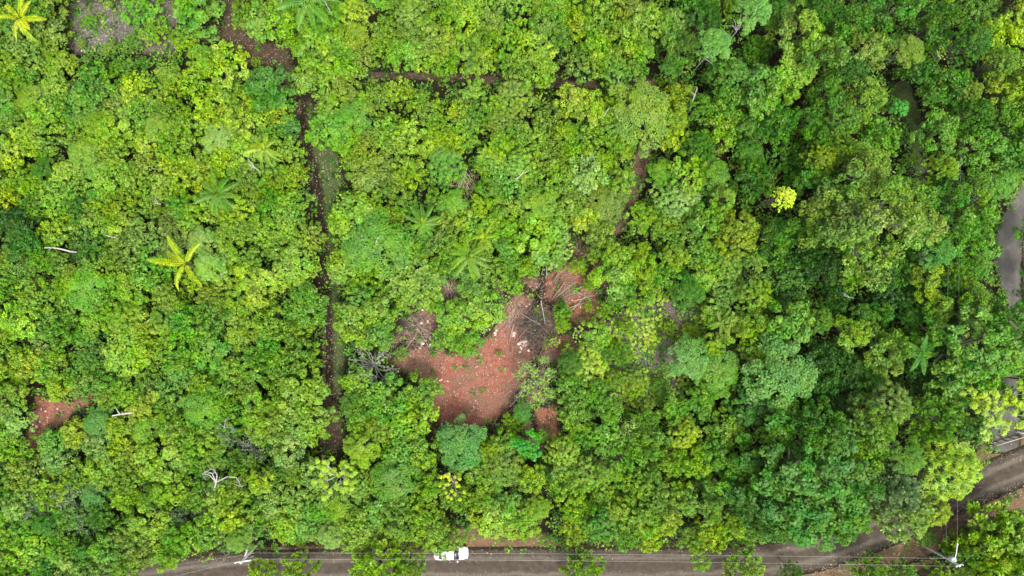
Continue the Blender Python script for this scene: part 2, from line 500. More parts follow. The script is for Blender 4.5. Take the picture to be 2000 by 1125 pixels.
def build_setting():
    g = 160
    n = 24
    xs = np.linspace(-g, g, n)
    gx, gy = np.meshgrid(xs, xs)
    idx = np.arange(n * n).reshape(n, n)
    Q = np.stack([idx[:-1, :-1], idx[:-1, 1:], idx[1:, 1:], idx[1:, :-1]], -1).reshape(-1, 4)
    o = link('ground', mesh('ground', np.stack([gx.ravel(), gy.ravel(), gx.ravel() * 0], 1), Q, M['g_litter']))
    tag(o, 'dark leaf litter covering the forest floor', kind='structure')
    for nm, poly, z, mt, lb, soft in (
            ('brown_clearing', CLEAR, .008, 'brush', 'brown littered ground round the red clearing', 20),
            ('red_clearing', REDHEART, .014, 'red', 'bare brick-red earth of the clearing amid the scrub', 17),
            ('red_spot', [(1070, 545), (1110, 500), (1140, 520), (1150, 555), (1174, 590), (1160, 625), (1130, 635), (1100, 600), (1065, 580)], .014, 'red', 'small red bare spot up-right of the dark twig heap', 14),
            ('red_spot', [(1065, 668), (1110, 655), (1135, 680), (1090, 705), (1060, 700)], .014, 'red', 'small red bare spot below the dark twig heap', 12),
            ('red_spot', [(1045, 800), (1085, 795), (1088, 850), (1055, 862)], .014, 'red', 'shaded red bare spot at the lower right of the clearing', 10),
            ('ash_ground', MAUVE, .012, 'mauve', 'grey mauve litter patch beside the red clearing', 14),
            ('red_soil_patch', LEFTRED, .008, 'red', 'small red soil patch among the shrubs on the left', 13),
            ('grey_clearing', TOPGREY, .008, 'mauve', 'grey littered opening at the top left', 22),
            ('dirt_path', TOPPATH, .012, 'path', 'brown dirt track bending out of the grey opening', 9),
            ('dirt_path', VPATH, .008, 'path', 'long brown footpath running down through the scrub', 6),
            ('dirt_path', HPATH, .012, 'path', 'narrow reddish cutline crossing above the scrub plot', 5),
            ('dirt_path', CPATH, .016, 'brush', 'short footpath leading down into the red clearing', 6),
            ('path_turf', VTURF, .016, 'turf', 'grey-green turf along the right side of the long footpath', 13),
            ('grass_path', RPATH, .008, 'turf', 'shaded grassy track among the tall trees', 8),
            ('road_verge', VERGE, .008, 'verge', 'brown earth verge along the gravel road', 10),
            ('road_bank', LOWBANK, .014, 'verge', 'dry brown bank below the bend of the road', 8),
            ('drive_verge', REDVERGE, .012, 'verge', 'reddish verge beside the grey driveway', 8)):
        tag(sheet(nm, poly, z, M['g_' + mt], soft=soft), lb, kind='structure')
    # carriageway: strip with ruts
    pts = np.asarray(ROADC, float)
    t = np.concatenate([[0], np.cumsum(np.linalg.norm(np.diff(pts, axis=0), axis=1))])
    u = np.arange(0, t[-1], 7.0)
    ctr = np.stack([np.interp(u, t, pts[:, 0]), np.interp(u, t, pts[:, 1])], 1)
    for _ in range(6):
        ctr[1:-1] = (ctr[:-2] + 2 * ctr[1:-1] + ctr[2:]) / 4
    for nm, lb, cc, wid, mt, z0 in (('gravel_road', 'dark gravel road curving along the bottom of the plot', ctr, ROADW, 'road', .025),):
        d = norm(np.gradient(cc, axis=0))
        nrm = np.stack([-d[:, 1], d[:, 0]], 1)
        ac = np.linspace(-1.25, 1.25, 21)
        P = cc[:, None] + nrm[:, None] * ac[None, :, None] * wid
        z = z0 + 0.05 * (1 - np.clip(np.abs(ac), 0, 1)) - 0.03 * np.exp(-((np.abs(ac) - .5) / .13) ** 2)
        V = np.stack([(P[..., 0] - 1000) * S, (562.5 - P[..., 1]) * S, np.broadcast_to(z, P.shape[:2])], -1)
        nu, nv = V.shape[:2]
        idx = np.arange(nu * nv).reshape(nu, nv)
        Q = np.stack([idx[:-1, :-1], idx[:-1, 1:], idx[1:, 1:], idx[1:, :-1]], -1).reshape(-1, 4)
        ed = np.broadcast_to(np.clip((1.25 - np.abs(ac)) / .5, 0, 1), (nu, nv)).ravel()
        me = mesh(nm, V.reshape(-1, 3), Q, M['g_' + mt], extra={'edge': ed, 'across': np.broadcast_to(ac, (nu, nv)).ravel()}, smooth=True)
        tag(link(nm, me), lb, kind='structure')
    o = sheet('driveway', DRIVE, .02, M['g_drive'], soft=6)
    V = np.empty(len(o.data.vertices) * 3)
    o.data.vertices.foreach_get('co', V)
    at = o.data.attributes.new('across', 'FLOAT', 'POINT')
    at.data.foreach_set('value', np.clip((V[0::3] - 67.5) / 2.0, -1, 1).astype(np.float32))
    tag(o, 'pale grey gravel driveway joining the road on the right', kind='structure')


build_setting()

# ------------------------------------------------------------------ colours of foliage, as lit in daylight
GAIN = 0.385
TINT = {'Y': (160, 200, 34), 'L': (138, 188, 38), 'M': (114, 174, 38), 'G': (82, 146, 20), 'D': (58, 114, 20), 'B': (102, 168, 62),
        'O': (138, 176, 50), 'P': (150, 196, 80), 'E': (92, 196, 56), 'W': (204, 226, 24), 'S': (128, 170, 96), 'Q': (124, 170, 44), 'V': (126, 186, 80), 'K': (226, 252, 70)}
TNAME = {'Y': 'yellow-green', 'L': 'lime-green', 'M': 'mid-green', 'G': 'deep green', 'D': 'dark green', 'B': 'blue-green', 'O': 'olive',
         'P': 'pale green', 'E': 'emerald', 'W': 'bright yellow', 'S': 'grey-green', 'Q': 'olive green', 'V': 'soft green', 'K': 'lemon yellow'}


def tint(c, jit=0.0):
    r = np.array(lin(*TINT[c])) * GAIN * (1.3 if c == 'K' else 1)
    if jit:
        r = r * (1 + RNG.normal(0, jit)) * (1 + RNG.normal(0, jit * 0.5, 3))
    return tuple(np.clip(r, 0.002, 0.9))


# ------------------------------------------------------------------ crowns
def outline(rng, irr):
    ph = rng.random(4) * 6.28
    am = rng.random(4) * irr
    return lambda a: 1 + am[0] * np.sin(2 * a + ph[0]) + am[1] * np.sin(3 * a + ph[1]) + .7 * am[2] * np.sin(5 * a + ph[2]) + .5 * am[3] * np.sin(7 * a + ph[3])


def dome_points(rng, n, R, z0, z1, irr, zj, flat=0.5):
    k = np.arange(n) + 0.5
    r = R * np.sqrt(k / n)
    a = k * 2.39996 + rng.normal(0, .35, n)
    f = outline(rng, irr)
    r = r * f(a) * (1 + rng.normal(0, .07, n))
    x, y = r * np.cos(a), r * np.sin(a)
    q = np.clip(np.hypot(x, y) / R, 0, 1.2)
    z = z0 + (z1 - z0) * np.clip(1 - q ** 2, 0, 1) ** flat + rng.normal(0, zj, n)
    return np.stack([x, y, z], 1)


def sphere_dirs(rng, n, lo=-0.25):
    z = rng.uniform(lo, 1, n)
    a = rng.uniform(0, 6.2832, n)
    s = np.sqrt(1 - z * z)
    return np.stack([s * np.cos(a), s * np.sin(a), z], 1)


def blob(b, rng, c, r, n, L, Wd, tone, hue, squash=0.8, upb=0.7):
    u = sphere_dirs(rng, n)
    P = c + u * r * np.array([1, 1, squash]) * rng.uniform(.7, 1.08, (n, 1))
    N = u + upb * UP + rng.normal(0, .45, (n, 3))
    s = rng.uniform(.75, 1.25, n)
    b.leaves(P, N, L * s, Wd * s, rng, tone=np.clip(tone + rng.normal(0, .16, n), 0, 1), hue=np.clip(hue + rng.normal(0, .12, n), 0, 1))


def limbs(tb, rng, pts, base_z, r0, k=7, lean=None, drop=.35):
    """trunk from the ground and k limbs towards foliage points"""
    top = np.array([0, 0, base_z]) if lean is None else np.array(lean, float)
    mid = top * .5 + np.array([rng.normal(0, .08) * base_z * .3, rng.normal(0, .08) * base_z * .3, 0])
    tb.tube([(0, 0, -.1), (0, 0, .12), mid, top], [r0 * 1.35, r0, r0 * .85, r0 * .65], 7, .5)
    sel = rng.choice(len(pts), min(k, len(pts)), replace=False)
    for i in sel:
        p = pts[i] - np.array([0, 0, drop])
        m = top * .45 + p * .55 + np.array([rng.normal(0, .15), rng.normal(0, .15), .15])
        tb.tube([top - (0, 0, .1), m, p], [r0 * .5, r0 * .3, r0 * .12], 5, .5)


def proto(species, seed):
    """-> (crown mesh, trunk mesh, radius, height)"""
    rng = np.random.default_rng(seed * 7 + sum(map(ord, species)))
    b, t = Buf(), Buf()
    if species == 'scrub':
        R, h = 2.7, 3.6
        pts = dome_points(rng, 74, R * .92, 2.1, h - .35, .12, .30, .45)
        for c in pts:
            tn, hu = rng.uniform(.25, .75), rng.uniform(.2, .8)
            blob(b, rng, c, rng.uniform(.24, .46), 25, .28, .2, tn, hu)
        limbs(t, rng, pts, 1.0, .08, 9)
    elif species == 'broad':
        R, h = 3.3, 6.2
        pts = dome_points(rng, 44, R * .88, 3.2, h - .6, .11, .42)
        for c in pts:
            tn, hu = rng.uniform(.3, .7), rng.uniform(.3, .7)
            blob(b, rng, c, rng.uniform(.42, .76), 50, .36, .26, tn, hu, .75)
        limbs(t, rng, pts, 2.4, .13, 9)
    elif species == 'lobed':       # rounded separate lobes with dark gaps
        R, h = 3.6, 7.0
        pts = dome_points(rng, 13, R * .78, 3.6, h - .9, .16, .7)
        for c in pts:
            tn, hu = rng.uniform(.3, .7), rng.uniform(.3, .7)
            sub = c + sphere_dirs(rng, 7, 0) * np.array([.85, .85, .5])
            for s in sub:
                blob(b, rng, s, rng.uniform(.35, .55), 34, .32, .22, np.clip(tn + rng.normal(0, .12), 0, 1), np.clip(hu + rng.normal(0, .1), 0, 1))
        limbs(t, rng, pts, 2.8, .15, 10)
    elif species == 'fine':        # feathery crown of tiny leaflets, branches showing through
        R, h = 3.6, 7.4
        pts = dome_points(rng, 70, R * .9, 4.4, h - .4, .10, .22, .6)
        for c in pts:
            tn = rng.uniform(.42, .66)
            blob(b, rng, c, rng.uniform(.5, .75), 95, .24, .14, tn, rng.uniform(.4, .6), .55, 1.5)
        limbs(t, rng, pts, 3.6, .15, 6, None, 1.0)
    elif species == 'dense':       # mango like: heavy dome of leaf rosettes
        R, h = 6.0, 10.5
        pts = dome_points(rng, 105, R * .92, 4.2, h - .5, .08, .55, .6)
        for c in pts:
            tn, hu = rng.uniform(.28, .62), rng.uniform(.3, .62)
            for s in c + sphere_dirs(rng, 4, .1) * .62:
                blob(b, rng, s, rng.uniform(.3, .46), 26, .34, .22, np.clip(tn + rng.normal(0, .12), 0, 1), np.clip(hu + rng.normal(0, .1), 0, 1), .75, .8)
        limbs(t, rng, pts, 3.4, .32, 16)
    elif species == 'tuft':        # upright finger-like leaf tufts
        R, h = 3.4, 7.6
        pts = dome_points(rng, 82, R * .9, 4.2, h - .7, .12, .35, .7)
        for c in pts:
            out = norm(np.array([c[0], c[1], 0.01])) * (np.hypot(c[0], c[1]) / R) * .9 + UP * .75 + rng.normal(0, .22, 3)
            out = norm(out)
            tn, hu = rng.uniform(.3, .7), rng.uniform(.3, .7)
            n = 48
            s = np.sort(rng.random(n))
            side = norm(np.cross(out[None], rng.normal(size=(n, 3))))
            P = c + out * (s[:, None] * .95 - .4) + side * .10
            D = side * (1.05 - .6 * s[:, None]) + out * (.35 + .7 * s[:, None])
            N = np.cross(np.cross(D, UP[None]), D) + rng.normal(0, .2, (n, 3))
            b.leaves(P, N, .36 * (1.15 - .3 * s), .19, rng, D, .18, .1, np.clip(tn - .1 + .2 * s + rng.normal(0, .1, n), 0, 1), np.clip(hu + .15 * s + rng.normal(0, .08, n), 0, 1), 0.0)
        limbs(t, rng, pts, 3.4, .12, 16)
    elif species == 'star':        # long narrow leaves in spiky rosettes
        R, h = 4.6, 8.8
        pts = dome_points(rng, 150, R * .93, 4.2, h - .5, .12, .5, .6)
        for c in pts:
            tn, hu = rng.uniform(.25, .75), rng.uniform(.2, .8)
            n = 12
            a = np.linspace(0, 6.28, n, endpoint=False) + rng.random() * 6
            D = np.stack([np.cos(a), np.sin(a), rng.uniform(-.1, .9, n)], 1)
            N = UP + .2 * D + rng.normal(0, .2, (n, 3))
            b.leaves(np.repeat(c[None], n, 0), N, rng.uniform(.45, .8, n), .17, rng, D, .2, .1, np.clip(tn + rng.normal(0, .14, n), 0, 1), np.clip(hu + rng.normal(0, .1, n), 0, 1), 0.0)
        limbs(t, rng, pts, 3.6, .18, 18)
    elif species == 'giant':       # tall emergent tree made of several big boughs
        R, h = 8.4, 16.5
        bo = dome_points(rng, 19, R * .80, 9.0, h - 2.4, .10, .8, .55)
        pts = []
        for c in bo:
            rr = rng.uniform(1.6, 2.3)
            hb = rng.uniform(.3, .75)
            for s in dome_points(rng, 20, rr, -.5, 1.1, .15, .3):
                s = s + c
                pts.append(s)
                blob(b, rng, s, rng.uniform(.38, .62), 34, .34, .23, rng.uniform(.25, .75), np.clip(hb + rng.normal(0, .18), 0, 1))
        pts = np.array(pts)
        limbs(t, rng, bo, 7.5, .42, 19)
        top = np.array([0, 0, 7.5])
        for c in bo:
            for s in pts[np.argsort(np.linalg.norm(pts - c, axis=1))[:20:3]]:
                t.tube([c - (0, 0, .5), (c + s) / 2, s + (0, 0, .1)], [.07, .045, .02], 4)
    elif species == 'umbrella':    # open tree: pale branches ending in round flat leaf discs
        R, h = 3.6, 8.0
        top = np.array([rng.normal(0, .2), rng.normal(0, .2), 5.2])
        t.tube([(0, 0, -.1), (0, 0, .1), top * .5, top], [.17, .14, .12, .1], 6)
        nb = (7, 11, 13)[seed % 3]
        pts = []
        for i in range(nb):
            a = i * 6.28 / nb + rng.normal(0, .3)
            e = np.array([math.cos(a), math.sin(a), 0]) * R * rng.uniform(.45, .8) + UP * rng.uniform(6.2, 7.4)
            m = (top + e) / 2 + UP * .3
            t.tube([top, m, e], [.075, .055, .035], 5)
            for j in range(rng.integers(*((3, 5), (4, 7), (5, 8))[seed % 3])):
                q = e + np.array([rng.normal(0, .75), rng.normal(0, .75), rng.uniform(-.2, .5)])
                t.tube([m * .4 + e * .6, e * .5 + q * .5, q], [.04, .03, .018], 4)
                pts.append(q)
        for c in pts:
            n = 13
            tn, hu = rng.uniform(.45, .8), rng.uniform(.4, .7)
            a = np.linspace(0, 6.28, n, endpoint=False)
            for lay, (ln, up) in enumerate(((.50, .1), (.34, .5))):
                D = np.stack([np.cos(a + lay * .3), np.sin(a + lay * .3), np.full(n, up)], 1)
                b.leaves(np.repeat(c[None] + UP * lay * .08, n, 0), UP + rng.normal(0, .18, (n, 3)), ln * rng.uniform(.85, 1.15, n), .27, rng, D, .25, .1,
                         np.clip(tn + rng.normal(0, .1, n), 0, 1), np.clip(hu + rng.normal(0, .08, n), 0, 1), 0.0)
    elif species in ('twiggy', 'bare'):   # thin crown of grey twigs, few or no leaves
        R, h = 3.0, 5.0
        top = np.array([rng.normal(0, .15), rng.normal(0, .15), 1.6])
        t.tube([(0, 0, -.1), (0, 0, .1), top], [.12, .1, .08], 6)
        pts = dome_points(rng, 26, R * .9, 2.6, h - .4, .12, .4)
        for p in pts:
            m = top * .4 + p * .6 + np.array([rng.normal(0, .25), rng.normal(0, .25), .1])
            t.tube([top, m, p], [.05, .035, .014], 4)
            for j in range(6):
                q = p + np.append(norm(p[None, :2])[0] * rng.uniform(.1, .6), .1) + rng.normal(0, .38, 3)
                t.tube([m * .35 + p * .65, (p + q) / 2 + rng.normal(0, .06, 3), q], [.022, .018, .01], 3)
        nl = 34 if species == 'twiggy' else 5
        for c in pts:
            blob(b, rng, c, .6, nl, .26, .17, rng.uniform(.35, .7), rng.uniform(.3, .7))
    cm = b.mesh('crown', LEAF)
    bark = {'fine': 'palebark', 'umbrella': 'palebark', 'twiggy': 'greytwig', 'bare': 'greytwig', 'giant': 'greytwig'}.get(species, 'bark')
    tm = t.mesh('trunk', M[bark], smooth=True, attrs=False)
    V = b.arrays()[0]
    R = float(np.percentile(np.hypot(V[:, 0], V[:, 1]), 95)) * 1.02
    return cm, tm, R, h


NPROTO = {'scrub': 12, 'broad': 9, 'lobed': 7, 'fine': 4, 'dense': 3, 'tuft': 5, 'star': 3, 'giant': 1, 'umbrella': 3, 'twiggy': 4, 'bare': 3}
PROTO = {s: [proto(s, i) for i in range(n)] for s, n in NPROTO.items()}

PLANTS = []      # (x, y, rpx, species, colour, height) as surveyed: crown centre in photograph pixels


def plant(px, py, rpx, sp, colour, h, label=None):
    PLANTS.append(dict(px=px, py=py, r=rpx, sp=sp, c=colour, h=h, label=label))


# ---- the trees and shrubs that stand out
for a in (
    # top left
    (382, 16, 50, 'broad', 'M', 5), (300, 60, 30, 'scrub', 'L', 2.6), (272, 12, 42, 'scrub', 'M', 3), (360, 76, 27, 'scrub', 'L', 2.5), (258, 80, 18, 'scrub', 'M', 2),
    (522, 42, 48, 'broad', 'L', 5.5), (478, 30, 34, 'scrub', 'L', 4), (625, 95, 58, 'broad', 'L', 6), (660, 120, 44, 'broad', 'L', 6), (606, 150, 38, 'broad', 'L', 5.5), (525, 176, 54, 'broad', 'G', 5),
    (696, 66, 25, 'fine', 'Y', 5), (640, 255, 44, 'broad', 'M', 4.5), (690, 228, 38, 'fine', 'M', 5), (562, 246, 26, 'broad', 'B', 4), (650, 210, 36, 'broad', 'L', 4),
    (640, 30, 40, 'broad', 'M', 5), (440, 130, 48, 'scrub', 'Y', 4), (410, 210, 46, 'scrub', 'Y', 4),
    # top centre and right
    (1130, 45, 28, 'broad', 'Y', 5), (1330, 85, 42, 'lobed', 'M', 7), (1394, 92, 30, 'fine', 'V', 12), (1466, 30, 36, 'fine', 'V', 15), (1256, 222, 66, 'fine', 'O', 7), (1214, 190, 32, 'broad', 'Y', 5),
    (1325, 393, 48, 'star', 'P', 6), (1490, 180, 60, 'lobed', 'M', 9), (1555, 62, 48, 'lobed', 'O', 10), (1545, 150, 46, 'lobed', 'L', 9), (1622, 190, 48, 'lobed', 'G', 9), (1700, 92, 52, 'lobed', 'O', 10),
    (1770, 100, 30, 'fine', 'O', 10), (1800, 138, 34, 'broad', 'G', 8), (1830, 108, 13, 'umbrella', 'Y', 8), (1757, 210, 18, 'broad', 'E', 5), (1603, 312, 33, 'dense', 'Y', 9), (1642, 290, 32, 'dense', 'Q', 9),
    (1692, 195, 42, 'lobed', 'L', 9), (1892, 180, 22, 'dense', 'O', 9), (1962, 72, 46, 'broad', 'Y', 8), (1850, 172, 46, 'lobed', 'G', 8), (1832, 48, 52, 'lobed', 'G', 9), (1918, 285, 60, 'lobed', 'M', 8),
    (1840, 255, 44, 'lobed', 'M', 8), (1965, 170, 44, 'broad', 'Y', 8), (1660, 40, 44, 'lobed', 'G', 9), (1410, 250, 42, 'broad', 'L', 7), (1425, 200, 40, 'broad', 'M', 8),
    # the big emergent tree and its neighbours
    (1735, 430, 132, 'giant', 'Q', 17), (1612, 432, 54, 'lobed', 'Q', 12), (1850, 455, 52, 'lobed', 'M', 11), (1828, 492, 34, 'fine', 'B', 11), (1527, 388, 24, 'dense', 'K', 11.5), (1530, 460, 46, 'lobed', 'G', 9),
    (1690, 320, 44, 'lobed', 'Q', 12), (1810, 548, 36, 'lobed', 'Y', 9), (1830, 604, 38, 'lobed', 'L', 9), (1905, 585, 40, 'lobed', 'L', 9), (1910, 615, 28, 'broad', 'O', 9), (1660, 540, 34, 'lobed', 'M', 9),
    (1664, 650, 36, 'lobed', 'L', 9), (1735, 682, 46, 'lobed', 'Q', 9), (1737, 718, 20, 'lobed', 'O', 8), (1915, 690, 105, 'dense', 'M', 13), (1975, 640, 60, 'dense', 'G', 12), (1920, 480, 40, 'broad', 'M', 6),
    (1920, 400, 52, 'lobed', 'M', 8), (1905, 440, 40, 'lobed', 'G', 8),
    # lower right
    (1530, 735, 80, 'fine', 'V', 10), (1352, 700, 46, 'fine', 'V', 7), (1402, 722, 50, 'fine', 'M', 7), (1585, 945, 140, 'dense', 'G', 13), (1600, 850, 72, 'dense', 'G', 12), (1520, 1000, 70, 'dense', 'G', 11), (1650, 1010, 66, 'dense', 'M', 11),
    (1700, 835, 62, 'dense', 'Q', 11), (1745, 790, 48, 'star', 'Q', 10), (1832, 815, 66, 'tuft', 'M', 10), (1862, 918, 70, 'star', 'Y', 10), (1752, 962, 52, 'tuft', 'S', 10), (1775, 1010, 58, 'tuft', 'P', 9), (1690, 890, 48, 'broad', 'M', 9),
    (1830, 1000, 30, 'star', 'Y', 8), (1945, 790, 60, 'umbrella', 'Y', 12), (1885, 740, 40, 'broad', 'E', 9),
    (1950, 1060, 72, 'tuft', 'L', 9), (1905, 1075, 46, 'tuft', 'M', 8), (1988, 1040, 44, 'tuft', 'M', 8), (1940, 1118, 50, 'tuft', 'L', 8), (1842, 1140, 30, 'tuft', 'L', 6), (1985, 1085, 40, 'tuft', 'L', 9), (1912, 1118, 40, 'tuft', 'L', 8), (1990, 1110, 60, 'tuft', 'L', 9), (1705, 1118, 34, 'tuft', 'M', 6), (1765, 1124, 28, 'tuft', 'M', 5), (1548, 1118, 22, 'tuft', 'G', 6), (1455, 1118, 44, 'tuft', 'L', 7), (1140, 1118, 44, 'tuft', 'L', 7),
    (512, 1124, 32, 'tuft', 'L', 5), (582, 1118, 36, 'tuft', 'L', 6), (735, 1112, 56, 'tuft', 'L', 8), (795, 1104, 36, 'tuft', 'L', 7), (868, 1066, 15, 'broad', 'L', 5.5), (856, 1076, 9, 'broad', 'L', 5), (868, 1086, 7, 'broad', 'P', 4.5), (1370, 1098, 20, 'broad', 'L', 5), (1125, 1090, 15, 'broad', 'M', 5),
    (1870, 1062, 13, 'scrub', 'Y', 2), (1812, 1050, 18, 'scrub', 'M', 1.6), (1968, 978, 12, 'scrub', 'M', 1.5),
    # round the clearing
    (735, 478, 68, 'fine', 'M', 6.5), (690, 425, 52, 'broad', 'L', 5.5), (680, 520, 44, 'broad', 'L', 5), (810, 552, 52, 'tuft', 'P', 6), (695, 630, 50, 'broad', 'L', 5.5), (735, 650, 42, 'broad', 'M', 5.5), (888, 620, 40, 'broad', 'L', 4), (870, 660, 30, 'broad', 'M', 3.5), (915, 670, 30, 'broad', 'M', 3.5),
    (945, 605, 40, 'broad', 'L', 4), (920, 548, 34, 'broad', 'M', 4), (1060, 470, 60, 'broad', 'L', 5.5), (1205, 532, 50, 'lobed', 'L', 6), (1255, 530, 34, 'lobed', 'L', 6), (1215, 575, 28, 'lobed', 'M', 5), (1345, 568, 38, 'fine', 'G', 6),
    (1098, 610, 20, 'broad', 'M', 3.5), (1165, 655, 32, 'broad', 'L', 4.5), (1142, 718, 48, 'star', 'Y', 5), (1118, 712, 28, 'fine', 'G', 5.5), (1050, 745, 50, 'twiggy', 'P', 4.5), (1020, 806, 20, 'fine', 'B', 4), (1130, 650, 16, 'umbrella', 'Y', 4),
    (1250, 490, 22, 'broad', 'Y', 5), (752, 788, 56, 'broad', 'M', 6), (822, 764, 38, 'broad', 'L', 6), (700, 752, 38, 'broad', 'L', 5), (705, 880, 36, 'fine', 'Y', 7), (742, 838, 30, 'star', 'O', 6), (800, 820, 50, 'broad', 'L', 6), (655, 930, 46, 'umbrella', 'Y', 8),
    (880, 945, 32, 'umbrella', 'W', 7.5), (900, 872, 52, 'fine', 'B', 7), (1030, 872, 32, 'lobed', 'E', 6), (1100, 888, 36, 'star', 'Y', 6), (1338, 850, 34, 'star', 'Y', 6.5), (1228, 848, 44, 'twiggy', 'P', 5), (1190, 892, 34, 'bare', 'S', 4.5), (985, 915, 44, 'star', 'O', 6),
    (1280, 985, 30, 'dense', 'L', 6.5), (780, 885, 42, 'broad', 'M', 6), (770, 935, 50, 'fine', 'M', 7), (720, 716, 48, 'bare', 'S', 4.5), (960, 1010, 42, 'broad', 'Y', 5), (1015, 1020, 40, 'broad', 'L', 5), (840, 1040, 42, 'broad', 'L', 6), (885, 1055, 24, 'broad', 'L', 6), (700, 1040, 46, 'broad', 'L', 6), (648, 1046, 32, 'fine', 'P', 5.5),
    (1360, 900, 40, 'broad', 'L', 6.5), (1395, 890, 38, 'broad', 'M', 6.5), (1420, 840, 42, 'broad', 'L', 6.5),
    (1090, 512, 18, 'broad', 'L', 3.5), (1130, 520, 20, 'broad', 'L', 3.5), (1160, 498, 18, 'broad', 'Y', 4), (1000, 552, 24, 'scrub', 'L', 3), (960, 580, 22, 'scrub', 'M', 3), (848, 590, 22, 'scrub', 'L', 3), (1150, 555, 14, 'scrub', 'L', 2), (1182, 605, 22, 'scrub', 'L', 3),
    (1100, 636, 17, 'broad', 'L', 3), (1110, 690, 14, 'umbrella', 'Y', 3), (1085, 668, 12, 'umbrella', 'Y', 2.5), (1180, 690, 24, 'scrub', 'M', 3.5), (785, 690, 14, 'scrub', 'O', 2), (1060, 852, 14, 'scrub', 'M', 2.5), (1000, 826, 22, 'scrub', 'L', 3), (880, 850, 24, 'fine', 'B', 3.5), (930, 862, 24, 'fine', 'B', 4),
    (845, 690, 9, 'scrub', 'M', 1.2), (975, 690, 8, 'scrub', 'O', 1), (1150, 600, 11, 'scrub', 'Y', 1.5), (1215, 690, 24, 'scrub', 'M', 2.5), (1240, 750, 28, 'scrub', 'L', 3), (1200, 745, 22, 'scrub', 'L', 3), (1290, 760, 22, 'scrub', 'M', 3), (1310, 640, 16, 'scrub', 'Y', 2), (1350, 655, 20, 'scrub', 'Y', 2.2), (1225, 640, 18, 'scrub', 'L', 2.4),
    (175, 40, 14, 'scrub', 'M', 1.5), (215, 95, 16, 'scrub', 'L', 2), (160, 85, 10, 'scrub', 'O', 1.2), (500, 120, 12, 'scrub', 'L', 1.5), (415, 62, 12, 'scrub', 'M', 1.5),
    # left half
    (35, 440, 44, 'broad', 'D', 5), (40, 480, 40, 'broad', 'G', 5), (490, 880, 32, 'bare', 'S', 4), (75, 1000, 40, 'bare', 'S', 4), (130, 970, 36, 'twiggy', 'S', 4), (60, 970, 34, 'twiggy', 'S', 4), (160, 1020, 34, 'bare', 'S', 4), (400, 990, 34, 'bare', 'S', 4), (345, 1010, 26, 'twiggy', 'S', 4),
    (195, 830, 36, 'fine', 'B', 4.5), (310, 890, 56, 'broad', 'L', 6), (325, 950, 44, 'broad', 'L', 6), (240, 690, 50, 'broad', 'L', 5), (430, 270, 40, 'fine', 'P', 4), (445, 850, 26, 'twiggy', 'S', 4.5), (180, 970, 30, 'fine', 'B', 4.5),
    (170, 565, 50, 'fine', 'M', 4.5), (395, 800, 44, 'fine', 'M', 5.5), (590, 780, 56, 'broad', 'L', 6), (600, 830, 48, 'broad', 'L', 6), (520, 830, 44, 'broad', 'L', 6), (566, 1026, 42, 'broad', 'L', 5), (590, 1020, 40, 'broad', 'M', 5), (392, 470, 30, 'fine', 'P', 4.8), (408, 520, 34, 'fine', 'P', 5.6),
    (1380, 430, 40, 'broad', 'M', 7), (1180, 400, 44, 'fine', 'O', 5), (1100, 350, 40, 'broad', 'L', 5),
):
    plant(*a)

# ---- the rest of the scrub, spread so that crowns close up but leave the bare places open
OPEN = [CLEAR, MAUVE, LEFTRED, TOPGREY, TOPPATH, VPATH, HPATH, RPATH, LOWBANK, DRIVE] + CGAPS
ROADBAND = [(240, 1150), (400, 1082), (700, 1068), (860, 1062), (895, 1032), (990, 1030), (1065, 1046), (1110, 1074), (1300, 1080), (1500, 1074), (1580, 1052), (1720, 1010), (1790, 1000), (1900, 950), (1930, 850), (2100, 800), (2100, 1200), (240, 1200)]
